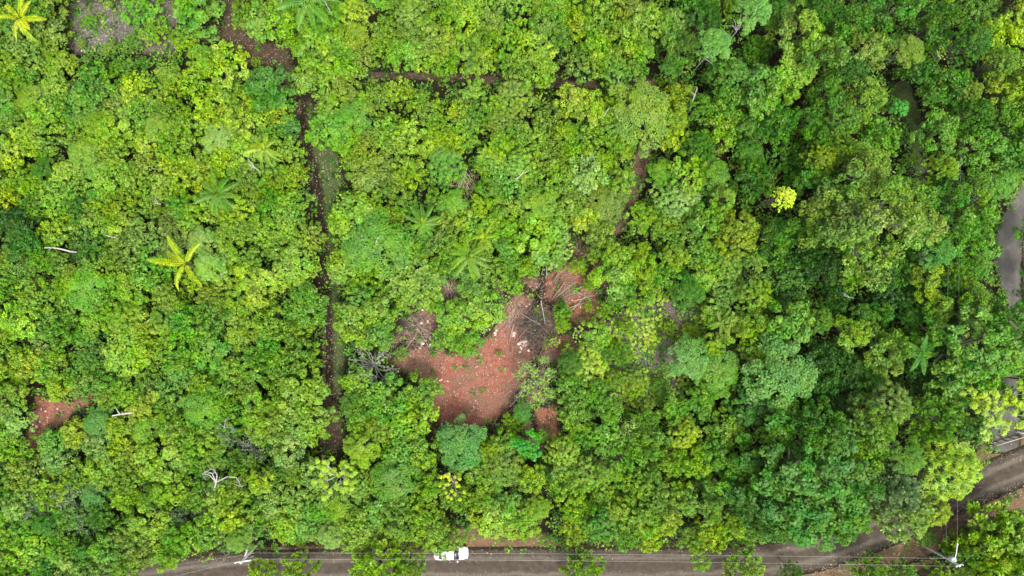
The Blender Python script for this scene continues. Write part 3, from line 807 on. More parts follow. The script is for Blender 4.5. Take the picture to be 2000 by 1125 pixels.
#  control points: x, y, height, radius, colours
ZONES = [
    (80, 120, 3.6, 40, 'LLLYMM'), (250, 200, 3.6, 40, 'YYLLLO'), (450, 250, 4, 40, 'YYLLLO'), (100, 330, 3.8, 40, 'LLMYY'), (300, 380, 3.6, 38, 'YLLLMO'), (520, 400, 3.8, 38, 'YYLLL'), (30, 500, 4, 40, 'MGL'),
    (150, 480, 3.6, 38, 'LLYMO'), (400, 560, 3.6, 38, 'YLLMO'), (560, 560, 4, 38, 'LLYM'), (60, 650, 3.6, 38, 'LLMP'), (250, 640, 4, 40, 'LLMMP'), (450, 700, 4, 40, 'LLYM'), (580, 700, 4.2, 40, 'LLM'), (100, 760, 3.4, 36, 'LOYM'),
    (40, 900, 4, 38, 'LLMP'), (250, 800, 4.5, 40, 'LLMY'), (450, 800, 5, 42, 'LLM'), (100, 1080, 5, 40, 'MMGL'), (280, 1000, 5, 40, 'MLOL'), (430, 960, 5, 42, 'LMMP'), (540, 900, 5.2, 42, 'LLMY'), (540, 1000, 5, 40, 'LLM'),
    (750, 60, 4.5, 38, 'YLLO'), (900, 80, 4.5, 38, 'YYLLO'), (1050, 90, 4.8, 40, 'YLLLO'), (1200, 100, 5.5, 42, 'LLMMO'), (1300, 30, 6, 44, 'LMMG'), (750, 210, 4.2, 38, 'YYLLO'), (900, 220, 4.2, 38, 'YYLL'), (1080, 230, 4.4, 38, 'LYLO'),
    (750, 330, 4.2, 40, 'LLYO'), (900, 330, 4.2, 38, 'LLYM'), (1050, 320, 4.4, 38, 'LLYO'), (1180, 300, 4.6, 38, 'LLOP'), (780, 400, 4.4, 38, 'LMLO'), (1000, 420, 4.6, 40, 'LLM'), (1130, 400, 4.8, 40, 'LLYO'), (1330, 300, 5.4, 40, 'LLYM'), (1350, 200, 6, 42, 'LLM'),
    (1400, 350, 6.5, 42, 'LLMM'), (1450, 450, 7.5, 46, 'MMGL'), (1300, 460, 5.4, 40, 'LLLY'), (1400, 540, 5.6, 40, 'LLYM'), (1440, 620, 6, 42, 'LMM'), (1300, 560, 5, 38, 'MLG'), (1450, 100, 8, 46, 'MGMG'), (1420, 280, 7, 44, 'MMG'),
    (1520, 250, 8, 44, 'GGDM'), (1530, 330, 7.5, 44, 'GDG'), (1560, 540, 7.5, 44, 'GGD'), (1700, 250, 9, 46, 'GMMO'), (1620, 100, 9.5, 48, 'GMMG'), (1780, 60, 9, 46, 'GMM'), (1900, 90, 8.5, 44, 'MMLG'), (1880, 240, 8, 44, 'MMLG'), (1960, 260, 8, 44, 'MMG'),
    (1980, 170, 8, 42, 'YLM'), (1870, 350, 8, 44, 'GMM'), (1600, 600, 8.5, 44, 'GGD'), (1700, 600, 4.6, 34, 'DDG'), (1760, 620, 4.8, 34, 'DGG'), (1660, 720, 4.8, 34, 'DDG'), (1790, 740, 5.2, 36, 'GDD'), (1640, 590, 5.2, 36, 'DG'), (1560, 640, 8, 44, 'GMM'), (1450, 700, 6.5, 42, 'MGM'),
    (1500, 830, 7.5, 42, 'MGM'), (1250, 790, 5, 38, 'MMLP'), (1330, 790, 5.6, 40, 'MML'), (1440, 790, 6.5, 42, 'MMG'), (1150, 800, 5.4, 40, 'MMLP'), (1150, 960, 5.6, 40, 'MLLY'), (1060, 970, 5.6, 40, 'YLOL'), (1250, 930, 6, 40, 'MML'), (1250, 1040, 6, 40, 'LLYM'),
    (1400, 970, 6.8, 42, 'MMLY'), (1420, 1040, 6.5, 40, 'LLYM'), (1120, 1040, 5.5, 38, 'LLMY'), (900, 1000, 6, 42, 'MLLY'), (800, 990, 6, 42, 'LLMM'), (680, 980, 6, 42, 'LLM'), (850, 900, 6.2, 42, 'MMB'), (600, 960, 5.5, 42, 'MMLP'), (620, 1030, 5.5, 40, 'LLM'),
    (840, 490, 4.4, 38, 'LML'), (960, 520, 4.2, 36, 'LM'), (780, 600, 4.4, 34, 'LLM'), (1330, 650, 3, 26, 'YL'), (1220, 620, 4, 32, 'LM'), (1800, 880, 9, 44, 'MGL'), (1890, 850, 8, 40, 'GMM'), (1760, 880, 9.5, 44, 'GM'),
]
ZP = np.array([[z[0], z[1]] for z in ZONES], float)
ZH = np.array([z[2] for z in ZONES])
ZR = np.array([z[3] for z in ZONES])


KEEPOUT = [((1405, 98), (1436, 64), 40), ((1356, 148), (1378, 118), 34), ((1300, 686), (1325, 694), 10), ((1458, 712), (1490, 728), 10), ((472, 1098), (514, 1050), 26), ((80, 483), (135, 490), 4), ((220, 812), (258, 806), 4),
           ((425, 380), (425, 380), 26), ((350, 515), (350, 515), 24), ((38, 38), (38, 38), 22), ((515, 290), (515, 290), 12), ((825, 435), (825, 435), 16), ((915, 500), (915, 500), 20), ((1800, 690), (1800, 690), 24), ((1410, 630), (1410, 630), 8), ((600, 10), (600, 10), 20), ((905, 362), (905, 362), 26), ((415, 932), (440, 932), 16), ((1757, 210), (1757, 210), 34), ((1527, 388), (1527, 388), 44)]


def fill():
    rng = np.random.default_rng(5)
    N = 9000
    cand = np.stack([rng.uniform(-35, 2035, N), rng.uniform(-35, 1160, N)], 1)
    dz = np.linalg.norm(cand[:, None] - ZP[None], axis=2)
    w = 1 / (dz ** 2 + 400)
    hh = (w * ZH).sum(1) / w.sum(1)
    rr = (w * ZR).sum(1) / w.sum(1) * rng.uniform(.62, 1.2, N) * np.clip(1 + (hh - 6.4) * .08, 1, 1.28)
    road_sd = poly_sd(cand, ROADBAND)
    ok = road_sd > rr * .74
    for p in OPEN:
        ok &= poly_sd(cand, p) > rr * (.57 if p is HPATH else .7 if p is VPATH or p is LEFTRED or p is CLEAR else .98 if p is RPATH or p is TOPGREY or p is TOPPATH else .78)
    ex = [(p['px'], p['py'], p['r'] * (.95 if p['sp'] not in ('bare', 'twiggy', 'umbrella') else .5)) for p in PLANTS]
    for a, b, rk in KEEPOUT:            # pale trunks stay in view here
        for t in np.linspace(0, 1, 5):
            ex.append((a[0] + (b[0] - a[0]) * t, a[1] + (b[1] - a[1]) * t, rk))
    pos = np.array([(e[0], e[1]) for e in ex])
    rad = np.array([e[2] for e in ex])
    added = []
    for i in np.where(ok)[0]:
        d = np.linalg.norm(pos - cand[i], axis=1)
        if (d < (rad + rr[i]) * (.53 if hh[i] < 6.4 else .63)).any():
            continue
        pos = np.vstack([pos, cand[i]])
        rad = np.append(rad, rr[i])
        nb = np.argsort(dz[i])[:3]
        z = ZONES[rng.choice(nb, p=[.6, .25, .15])]
        c = z[4][rng.integers(len(z[4]))]
        h = hh[i] * (rng.uniform(.82, 1.18) if hh[i] < 6.8 else rng.choice([rng.uniform(.45, .7), rng.uniform(.95, 1.35)], p=[.3, .7]))
        u = rng.random()
        if h < 4.7:
            sp = 'scrub' if u < .72 else 'broad' if u < .9 else 'fine' if u < .96 else 'lobed'
        elif h < 6.6:
            sp = 'scrub' if u < .3 else 'broad' if u < .7 else 'lobed' if u < .84 else 'fine' if u < .92 else 'star'
        else:
            sp = 'lobed' if u < .40 else 'dense' if u < .74 else 'broad' if u < .92 else 'fine'
        if c in 'YO' and sp == 'fine':
            sp = 'broad'
        added.append(dict(px=cand[i, 0], py=cand[i, 1], r=rr[i], sp=sp, c=c, h=h, label=None, auto=True))
    return added


PLANTS += fill()

# ---- decide which are things of their own and which dissolve into the mass
for p in PLANTS:
    p['kind'] = 'tree' if p['h'] >= 5.2 else 'shrub'
    if p['sp'] == 'bare':
        p['kind'] = 'dead_shrub'
mass = []
for kind in ('tree', 'shrub'):
    ps = sorted([p for p in PLANTS if p['kind'] == kind], key=lambda p: -p['r'] - (1000 if not p.get('auto') else 0) + (500 if not (0 <= p['px'] <= 2000 and 0 <= p['py'] <= 1125) else 0))
    for p in ps[298:]:
        p['kind'] = 'mass'
        mass.append(p)
print('plants', len(PLANTS), {k: sum(p['kind'] == k for p in PLANTS) for k in ('tree', 'shrub', 'dead_shrub', 'mass')})


def transform(p, rng):
    pr = PROTO[p['sp']][rng.integers(len(PROTO[p['sp']]))]
    if p['sp'] == 'umbrella':
        pr = PROTO['umbrella'][{1945: 2, 655: 1}.get(p['px'], 0)]
    zc = p['h'] * .82
    x, y, _ = W(p['px'], p['py'], zc)
    rm = p['r'] * S * (H - zc) / H
    s = rm / pr[2]
    sz = p['h'] / pr[3]
    p['cz'] = min(sz, 1.3 * s)            # crowns keep their roundness on tall trunks
    return pr, (x, y, 0), (s * rng.uniform(.93, 1.1), s * rng.uniform(.93, 1.1), sz), rng.uniform(0, 6.283)


def place_plants():
    rng = np.random.default_rng(21)
    for p in PLANTS:
        pr, loc, sc, rz = transform(p, rng)
        p['world'] = loc
        col = tint(p['c'], .07)
        if p['kind'] == 'mass':
            p['tf'] = (pr, loc, sc, rz, col)
            continue
        e = link(p['kind'], None, None, loc)
        e.empty_display_size = .5
        e.rotation_euler = (0, 0, rz)
        e.scale = sc
        cr = link('crown', pr[0], e)
        cr.color = (*col, 1)
        cr.scale = (1, 1, p['cz'] / sc[2])
        cr.location = (0, 0, (p['h'] - pr[3] * p['cz']) / sc[2])
        link('trunk' if p['kind'] == 'tree' else 'stem', pr[1], e)
        p['obj'] = e
    # what is left over, and the herbs beneath: uncountable mass
    VV, QQ, TT, UU, CC, n = [], [], [], [], [], 0
    for p in mass:
        pr, loc, sc, rz, col = p['tf']
        me = pr[0]
        V = np.empty(len(me.vertices) * 3, np.float32)
        me.vertices.foreach_get('co', V)
        V = V.reshape(-1, 3) * np.array((sc[0], sc[1], p['cz'])) + np.array((0, 0, p['h'] - pr[3] * p['cz']))
        cs, sn = math.cos(rz), math.sin(rz)
        V = np.stack([V[:, 0] * cs - V[:, 1] * sn, V[:, 0] * sn + V[:, 1] * cs, V[:, 2]], 1) + np.array(loc)
        T = np.empty(len(V), np.float32)
        me.attributes['tone'].data.foreach_get('value', T)
        U = np.empty(len(V), np.float32)
        me.attributes['hue'].data.foreach_get('value', U)
        VV.append(V); TT.append(T); UU.append(U)
        CC.append(np.broadcast_to(col, (len(V), 3)))
        QQ.append(np.arange(len(V)).reshape(-1, 4) + n)
        n += len(V)
    if VV:
        o = link('scrub_thicket', mesh('scrub_thicket', np.concatenate(VV), np.concatenate(QQ), LEAF_MASS, np.concatenate(TT), np.concatenate(UU), np.concatenate(CC)))
        tag(o, 'closed thicket of small scrub filling in between the larger shrubs', 'thicket', kind='stuff')


place_plants()


def undergrowth():
    rng = np.random.default_rng(9)
    N = 26000
    P = np.stack([rng.uniform(-90, 2090, N), rng.uniform(-90, 1215, N)], 1)
    sd = np.min([poly_sd(P, p) for p in OPEN if p is not MAUVE], 0)
    keep = (sd > 4 + rng.normal(0, 8, N)) & (line_d(P, ROADC) > ROADW + 14 + rng.normal(0, 6, N)) & (poly_sd(P, VERGE) > -6 + rng.normal(0, 8, N))
    keep |= (poly_sd(P, TOPGREY) < 5) & (rng.random(N) < .28)
    keep |= (poly_sd(P, VTURF) < 0) & (rng.random(N) < .12)
    keep |= (poly_sd(P, CLEAR) < 0) & (poly_sd(P, REDHEART) > -4) & (rng.random(N) < .22)
    keep |= (poly_sd(P, REDHEART) < 0) & (rng.random(N) < .02)
    lowb = rng.random(N) < .10
    keep |= lowb & (poly_sd(P, VERGE) < 0) & (line_d(P, ROADC) > ROADW + 6)
    P = P[keep]
    b = Buf()
    n = len(P)
    k = 11
    lush = .5 + .5 * np.sin(P[:, 0] * .021 + 1.3) * np.sin(P[:, 1] * .027) + rng.normal(0, .2, n)
    wz = 1 / (np.linalg.norm(P[:, None] - ZP[None], axis=2) ** 2 + 400)
    zh = (wz * ZH).sum(1) / wz.sum(1)
    edge = np.clip(np.min([poly_sd(P, q) for q in OPEN], 0) / 30, .12, 1)
    hgt = np.clip((.25 + .16 * zh + .7 * lush + rng.normal(0, .3, n)) * edge, .1, 2.6)
    ctr = np.stack([(P[:, 0] - 1000) * S, (562.5 - P[:, 1]) * S, hgt], 1)
    u = sphere_dirs(rng, n * k, 0)
    pos = np.repeat(ctr, k, 0) + u * np.array([.6, .6, .35]) * rng.uniform(.5, 1.1, (n * k, 1))
    pos[:, 2] = np.maximum(pos[:, 2], .05)
    tone = np.repeat(rng.uniform(.2, .7, n), k) + rng.normal(0, .15, n * k)
    s = rng.uniform(.7, 1.25, n * k)
    b.leaves(pos, u * .5 + UP + rng.normal(0, .4, (n * k, 3)), .36 * s, .24 * s, rng, tone=np.clip(tone, 0, 1), hue=np.clip(np.repeat(rng.uniform(.2, .8, n), k), 0, 1))
    V, Q, T, U = b.arrays()
    pal = np.array([np.array(lin(*TINT[c])) * GAIN for c in 'LMGDOM'])
    col = np.repeat(pal[rng.integers(0, 6, n)], k * 4, 0)
    o = link('undergrowth', mesh('undergrowth', V, Q, LEAF_MASS, T, U, col))
    tag(o, 'low green undergrowth on the ground between and below the trees', 'undergrowth', kind='stuff')


undergrowth()

# ------------------------------------------------------------------ palms
def frond_mesh(seed, length=3.0, droop=.9, leaflet=.5, rise=.5):
    rng = np.random.default_rng(seed)
    b = Buf()
    n = 9
    t = np.linspace(0, 1, n)
    bend = rng.normal(0, .12)
    ax = np.stack([length * (t - .10 * t ** 3), bend * t ** 2 * length, length * (rise * t - droop * .62 * t ** 2.2)], 1)
    b.tube(ax, .035 * (1 - .8 * t) + .006, 4, .8)
    m = 40
    s = np.linspace(.1, 1, m)
    P = np.stack([np.interp(s, t, ax[:, i]) for i in range(3)], 1)
    T = norm(np.stack([np.interp(s, t, np.gradient(ax[:, i])) for i in range(3)], 1))
    for sd in (-1, 1):
        side = norm(np.cross(UP[None], T)) * sd
        D = side * .85 + T * .55 - UP * .28 + rng.normal(0, .07, (m, 3))
        L = leaflet * np.sin(np.clip(s * 1.02, 0, 1) ** .8 * math.pi * .86 + .34) ** .7 * rng.uniform(.85, 1.1, m)
        b.leaves(P, UP + side * .2 + rng.normal(0, .12, (m, 3)), L, .075, rng, D, .35, .05, np.clip(.5 + rng.normal(0, .14, m), 0, 1), np.clip(.5 + rng.normal(0, .1, m), 0, 1), 0.0)
    return b.mesh('frond', LEAF)


FRONDS = [frond_mesh(i, droop=d, rise=r) for i, (d, r) in enumerate(((.9, .5), (1.2, .45), (1.5, .5), (1.8, .7), (.6, .8)))]


def palm_trunk(h):
    b = Buf()
    z = np.linspace(-.1, h, 14)
    b.tube(np.stack([.05 * np.sin(z), .05 * np.cos(z * .7), z], 1), .13 + .03 * np.cos(np.arange(14) * math.pi) * .4 + .05 * np.exp(-z * 2), 8)
    return b.mesh('trunk', M['bark'], smooth=True, attrs=False)


def palm(px, py, rpx, c, h, n, label, angles=None, seed=0):
    rng = np.random.default_rng(int(px * 7 + py) + seed)
    x, y, _ = W(px, py, h)
    e = link('palm_tree', None, None, (x, y, 0))
    tag(e, label, 'palm', 'palms scattered through the scrub')
    link('trunk', palm_trunk(h - .1), e)
    k = rpx * S * (H - h) / H / 2.75
    angles = angles or [i * 360 / n + rng.normal(0, 10) for i in range(n)]
    for i, a in enumerate(angles):
        f = link('frond', FRONDS[rng.integers(len(FRONDS))], e, (0, 0, h - .05 + .05 * (i % 3)))
        f.rotation_euler = (rng.normal(0, .12), rng.normal(0, .12), math.radians(a))
        s = k * rng.uniform(.85, 1.12)
        f.scale = (s, s, s)
        f.color = (*tint(c, .08), 1)
    for i in range(3):      # young upright leaves at the heart
        f = link('frond', FRONDS[4], e, (0, 0, h))
        f.rotation_euler = (0, -.75, rng.uniform(0, 6.28))
        f.scale = (k * .55,) * 3
        f.color = (*tint('W' if c in 'WY' else 'Y', .05), 1)
    return e


palm(38, 36, 44, 'W', 5.0, 8, 'bright yellow palm in the top left corner of the scrub')
palm(425, 380, 46, 'M', 4.4, 14, 'green palm with a yellow heart, below the yellowish palm by the footpath')
palm(362, 515, 54, 'W', 5.2, 6, 'bright yellow palm with few widely spread fronds in the left scrub', [116, 178, 240, 150, 60, 300])
palm(515, 290, 38, 'Y', 4.4, 9, 'yellowish palm close to the long footpath')
palm(825, 435, 36, 'M', 4.6, 13, 'lime palm above the dry brush left of the clearing')
palm(915, 500, 50, 'L', 4.6, 13, 'large olive palm just above the red clearing')
palm(945, 464, 30, 'Y', 5.2, 8, 'small yellow palm behind the large olive palm')
palm(955, 300, 26, 'Y', 4.3, 9, 'small yellow-green palm amid the central scrub')
palm(600, 2, 62, 'M', 7.0, 9, 'green palm at the top edge with dead pale fronds hanging')
palm(1800, 690, 38, 'B', 8.6, 11, 'blue-green palm between the tall trees on the right')
palm(1410, 630, 28, 'L', 5.2, 10, 'small lime palm beside the mauve litter patch')


def dead_fronds():
    for i, (px, py, qx, qy) in enumerate(((562, -12, 546, 20), (596, -14, 598, 24), (628, -10, 648, 28), (580, -14, 574, 14))):
        b = Buf()
        a, c = np.array(W(px, py, 7.0)), np.array(W(qx, qy, 5.0))
        t = np.linspace(0, 1, 7)[:, None]
        pts = a * (1 - t) + c * t + UP * .6 * np.sin(t * 3.14)
        b.tube(pts - pts[0], np.linspace(.09, .03, 7), 5)
        o = link('dead_palm_frond', b.mesh('dead_palm_frond', M['palebark'], smooth=True, attrs=False), None, tuple(pts[0]))
        tag(o, ('first', 'second', 'third', 'fourth')[(0, 2, 3, 1)[i]] + ' dead white frond from the left, hanging below the palm at the top edge', 'palm frond', 'dead fronds hanging at the top edge')


dead_fronds()


# ------------------------------------------------------------------ dead trunks and dead trees
def snag(a, b, z0, z1, r, label, name='dead_log', stubs=1, mat='palebark'):
    rng = np.random.default_rng(int(a[0] * 3 + a[1]))
    p, q = np.array(W(*a, z0)), np.array(W(*b, z1))
    foot = p - (q - p) * .25
    foot[2] = 0
    t = np.linspace(0, 1, 7)[:, None]
    up = p * (1 - t) + q * t
    up[:, :2] += np.sin(t * 3.14) * rng.normal(0, .12, 2)
    pts = np.vstack([[foot], up])
    pts = pts - foot
    root = link(name, None, None, tuple(foot))
    tb = Buf()
    tb.tube(pts, np.linspace(r * .9, r * .5, len(pts)), 7)
    link('trunk', tb.mesh('trunk', M[mat], smooth=True, attrs=False), root)
    for i in range(stubs):
        bb = Buf()
        s = pts[rng.integers(3, 7)]
        d = rng.normal(0, 1, 3)
        d[2] = abs(d[2]) * .6
        d = norm(d[None])[0] * rng.uniform(.5, 1.1)
        bb.tube([s, s + d * .5 + (0, 0, .05), s + d], [r * .45, r * .35, r * .2], 5)
        link('branch', bb.mesh('branch', M[mat], smooth=True, attrs=False), root)
    return tag(root, label, 'dead trunk', 'pale dead trunks in the scrub')


for a, b, z0, z1, r, lb in (
        ((136, 491), (87, 484), 3.4, 4.0, .14, 'long pale dead trunk lying over the scrub at the left edge'),
        ((259, 806), (219, 812), 4.2, 4.8, .17, 'straight pale dead trunk up-right of the small red soil patch'),
        ((205, 459), (232, 465), 3.6, 4.0, .09, 'thin pale trunk poking out beside the long pale dead trunk'),
        ((302, 392), (315, 398), 3.8, 4.1, .08, 'tiny pale stick left of the green palm'),
        ((416, 508), (432, 521), 3.8, 4.2, .09, 'upper of two short white sticks beside the spread yellow palm'),
        ((427, 536), (444, 530), 3.8, 4.1, .10, 'lower of two short white sticks beside the spread yellow palm'),
        ((483, 308), (506, 334), 4.0, 4.6, .07, 'slender white pole leaning below the yellowish palm'),
        ((490, 322), (508, 336), 4.0, 4.4, .06, 'shorter white stick beside the slender white pole'),
        ((1005, 352), (1024, 333), 4.0, 4.8, .09, 'short pale trunk in the middle of the central scrub'),
        ((1174, 236), (1190, 210), 4.2, 5.6, .08, 'slim pale dead trunk left of the feathery olive crown'),
        ((1208, 162), (1212, 146), 4.0, 5.4, .08, 'short dead stub standing at the cutline'),
        ((1348, 214), (1362, 172), 5.0, 8.0, .10, 'grey dead trunk below the two pale-trunked trees'),
        ((1058, 0), (1068, -14), 5.0, 6.5, .12, 'white trunk at the top edge right of centre'),
        ((1205, 890), (1222, 916), 3.0, 5.4, .12, 'pale dead trunk beside the grey leafless shrub'),
        ((735, 478), (742, 462), 6.2, 7.2, .06, 'white forked twig above the feathery crown by the footpath'),
        ((478, 1090), (496, 1020), 3.6, 3.0, .16, 'grey leaning trunk touching the pole at the lower left'),
        ((1965, 1006), (1990, 1000), .3, .5, .07, 'grey fallen branch on the bank near the right edge'),
        ((1645, 572), (1668, 582), 6.5, 7.2, .06, 'thin grey trunk in the dark gap among tall trees')):
    snag(a, b, z0, z1, r, lb)


def dead_tree(name, label, trunk, branches, r=.13, mat='palebark'):
    z0 = trunk[-1][2]
    base = np.array(W(trunk[0][0], trunk[0][1], 0))
    root = link(name, None, None, tuple(base))
    tb = Buf()
    pts = np.array([W(*p) for p in trunk]) - base
    tb.tube(pts, np.linspace(r, r * .7, len(pts)), 7)
    link('trunk', tb.mesh('trunk', M[mat], smooth=True, attrs=False), root)
    rng = np.random.default_rng(3)
    for br in branches:
        bb = Buf()
        p = np.array([W(*q) for q in br]) - base
        bb.tube(p, np.linspace(r * .55, r * .2, len(p)), 5)
        for k in range(3):
            s = p[-1] * .7 + p[-2] * .3 if k else p[-1]
            bb.tube([s, s + rng.normal(0, .3, 3), s + rng.normal(0, .5, 3)], [r * .22, r * .16, r * .1], 4)
        link('branch', bb.mesh('branch', M[mat], smooth=True, attrs=False), root)
    return tag(root, label, 'dead tree')


dead_tree('dead_tree', 'white leafless tree with crooked branches in the lower left scrub', [(416, 962, 0), (418, 958, 4), (422, 942, 6.4)],
          [[(422, 942, 6.4), (410, 928, 7), (394, 925, 7.4)], [(422, 942, 6.4), (414, 924, 7.2), (400, 920, 7.6)], [(422, 942, 6.4), (424, 928, 7.4), (418, 918, 7.6)], [(422, 942, 6.4), (444, 931, 7.2), (462, 933, 7.4), (469, 946, 7.2)]], .15)
dead_tree('dead_tree', 'grey leafless sapling with fanned twigs above the pole at the lower left', [(440, 845, 0), (440, 842, 3), (438, 835, 5)],
          [[(438, 835, 5), (430, 828, 5.6), (424, 836, 5.8)], [(438, 835, 5), (440, 824, 5.8), (444, 818, 6)], [(438, 835, 5), (450, 834, 5.6), (458, 840, 5.7)]], .1, 'greytwig')


# ------------------------------------------------------------------ brush piles, stones
def brush(px, py, rpx, n, label, ang=None, mat='drytwig', thick=.03, hgt=.5, seed=0):
    rng = np.random.default_rng(int(px + py) + seed)
    x, y, _ = W(px, py, 0)
    root = link('brush_pile', None, None, (x, y, 0))
    tag(root, label, 'brush pile')
    R = rpx * S
    b = Buf()
    for i in range(n):
        c = np.array([rng.normal(0, .42) * R, rng.normal(0, .42) * R, rng.uniform(.05, hgt)])
        a = rng.uniform(0, 6.28) if ang is None else math.radians(ang) + rng.normal(0, .35)
        L = rng.uniform(.35, 1.0) * min(R, 2.2)
        d = np.array([math.cos(a), math.sin(a), rng.normal(0, .12)]) * L / 2
        w = np.array([-d[1], d[0], 0]) * rng.normal(0, .12)
        p = np.array([c - d, c + w, c + d])
        p[:, 2] = np.maximum(p[:, 2], .03)
        b.tube(p, np.array([1, .8, .35]) * thick * rng.uniform(.5, 1.5), 4)
    o = link('twigs', b.mesh('twigs', M[mat], attrs=False), root)
    o['kind'] = 'stuff'
    for i in range(4):
        bb = Buf()
        a = rng.uniform(0, 6.28) if ang is None else math.radians(ang) + rng.normal(0, .3)
        L = rng.uniform(.9, 1.5) * min(R, 2.4)
        c = np.array([rng.normal(0, .3) * R, rng.normal(0, .3) * R, hgt + .08])
        d = np.array([math.cos(a), math.sin(a), .1]) * L / 2
        bb.tube([c - d, c + (0, 0, .1), c + d], np.array([1.8, 1.5, .8]) * thick, 5)
        link('branch', bb.mesh('branch', M['palebark' if i == 0 else mat], attrs=False), root)
    return root


M['darktwig'] = simple('twig_dark', (0.055, 0.038, 0.032), 0.9, 0.4, 2)
M['straw'] = simple('twig_straw', (0.26, 0.19, 0.15), 0.9, 0.3, 2)
brush(1042, 640, 44, 300, 'dark heap of cut twigs on the red clearing', None, 'darktwig', .03, .9)
brush(1046, 648, 60, 80, 'wide scatter of brown branches round the dark heap', None, 'drytwig', .028, .5, 3)
brush(1100, 540, 58, 50, 'long dry branches dragged across the upper edge of the clearing', 52, 'drytwig', .03, .6)
brush(1140, 572, 46, 45, 'pale dry branches lying above the small red bare spot', 25, 'straw', .024, .4)
brush(995, 625, 46, 130, 'straw coloured brush spread left of the dark heap', 70, 'straw', .018, .3)
brush(815, 655, 52, 150, 'brown and straw brush at the left edge of the clearing', None, 'straw', .02, .4)
brush(785, 630, 44, 150, 'dull brown brush below the tufted pale tree', None, 'darktwig', .028, .6)
brush(878, 572, 40, 120, 'dry pinkish brush below the large olive palm', 100, 'straw', .024, .7)
brush(910, 362, 40, 150, 'dead brown brush amid the central scrub', None, 'straw', .024, 1.6)
brush(1060, 695, 44, 120, 'thin grey twigs strewn below the dark heap', 60, 'drytwig', .02, .4)
brush(1085, 570, 44, 45, 'reddish twigs strewn up-right of the dark heap', 35, 'darktwig', .022, .3)
brush(1010, 765, 40, 90, 'twigs lying at the foot of the twiggy pale shrub', 60, 'drytwig', .02, .4)
brush(1260, 690, 70, 140, 'grey twigs littering the mauve patch', None, 'greytwig', .018, .2)
brush(190, 70, 60, 150, 'pale twigs littering the grey opening', 40, 'greytwig', .016, .2)
brush(1880, 1015, 60, 200, 'dry grass and twigs on the bank below the road bend', 20, 'drytwig', .018, .2)


def litter():
    rng = np.random.default_rng(17)
    VV, QQ, CC, n0 = [], [], [], 0
    def scatter(poly, n, cols, lo, hi, grow=0):
        nonlocal n0
        poly_ = np.asarray(poly, float)
        P = rng.uniform(poly_.min(0), poly_.max(0), (n * 2, 2))
        P = P[poly_sd(P, poly) < grow + rng.normal(0, 6, len(P))][:n]
        m = len(P)
        b = Buf()
        c = np.stack([(P[:, 0] - 1000) * S, (562.5 - P[:, 1]) * S, rng.uniform(.035, .07, m)], 1)
        L = rng.uniform(lo, hi, m)
        b.leaves(c, UP + rng.normal(0, .25, (m, 3)), L, L * rng.uniform(.25, .7, m), rng, None, .05, .05)
        V, Q, _, _ = b.arrays()
        cols = np.array(cols)
        VV.append(V); QQ.append(Q + n0); CC.append(np.repeat(cols[rng.integers(0, len(cols), m)] * rng.uniform(.7, 1.25, (m, 1)), 4, 0))
        n0 += len(V)
    pink = [(.15, .07, .05), (.12, .045, .032), (.20, .12, .095), (.06, .03, .022), (.13, .045, .03), (.17, .09, .065)]
    scatter(REDHEART, 6500, pink, .05, .17)
    scatter(CLEAR, 6000, [(.19, .12, .09), (.10, .065, .05), (.26, .19, .15), (.05, .032, .025), (.08, .08, .035)], .10, .34)
    road = [(300, 1085), (1500, 1075), (1640, 1030), (1990, 880), (2000, 950), (1700, 1090), (1500, 1140), (300, 1150)]
    scatter(LOWBANK, 3000, [(.11, .08, .055), (.05, .04, .028), (.17, .13, .09), (.07, .09, .03)], .12, .34)
    scatter(road, 14000, [(.10, .09, .08), (.05, .043, .038), (.16, .15, .13), (.09, .07, .05), (.07, .06, .05)], .05, .17)
    scatter(LEFTRED, 900, pink, .10, .3)
    grey = [(.10, .088, .075), (.14, .125, .11), (.06, .05, .04), (.08, .065, .05), (.07, .10, .035), (.09, .12, .045)]
    scatter(TOPGREY, 2600, grey, .12, .36)
    scatter(MAUVE, 3000, grey, .12, .36)
    brn = [(.10, .06, .04), (.05, .035, .025), (.16, .10, .06), (.08, .09, .03), (.2, .15, .10)]
    for p, k in ((TOPPATH, 1600), (VPATH, 2200), (HPATH, 900), (CPATH, 900), (VERGE, 5000)):
        scatter(p, k, brn, .10, .28)
    m_ = np.concatenate(CC)
    o = link('leaf_litter', mesh('leaf_litter', np.concatenate(VV), np.concatenate(QQ), LITTER, None, None, m_))
    tag(o, 'fallen leaves and wood chips strewn over the bare ground', 'litter', kind='stuff')


LITTER, _nt, _o = new_mat('litter_flakes')
_p = nd(_nt, 'ShaderNodeBsdfPrincipled', Roughness=0.85)
_nt.links.new(attr(_nt, 'col', 'Color'), _p.inputs['Base Color'])
_nt.links.new(_p.outputs[0], _o.inputs[0])
litter()


def stone_mesh(seed):
    rng = np.random.default_rng(seed)
    n, m = 7, 5
    V = []
    for i in range(m):
        v = (i / (m - 1)) * math.pi * .5
        for j in range(n):
            u = j / n * 6.283
            k = rng.uniform(.75, 1.15)
            V.append((math.cos(u) * math.cos(v) * k, math.sin(u) * math.cos(v) * k * .8, math.sin(v) * .6 * rng.uniform(.8, 1.1) if i < m - 1 else .58))
    Q = [(i * n + j, i * n + (j + 1) % n, (i + 1) * n + (j + 1) % n, (i + 1) * n + j) for i in range(m - 1) for j in range(n)]
    return mesh('stone', V, Q, M['stone'])


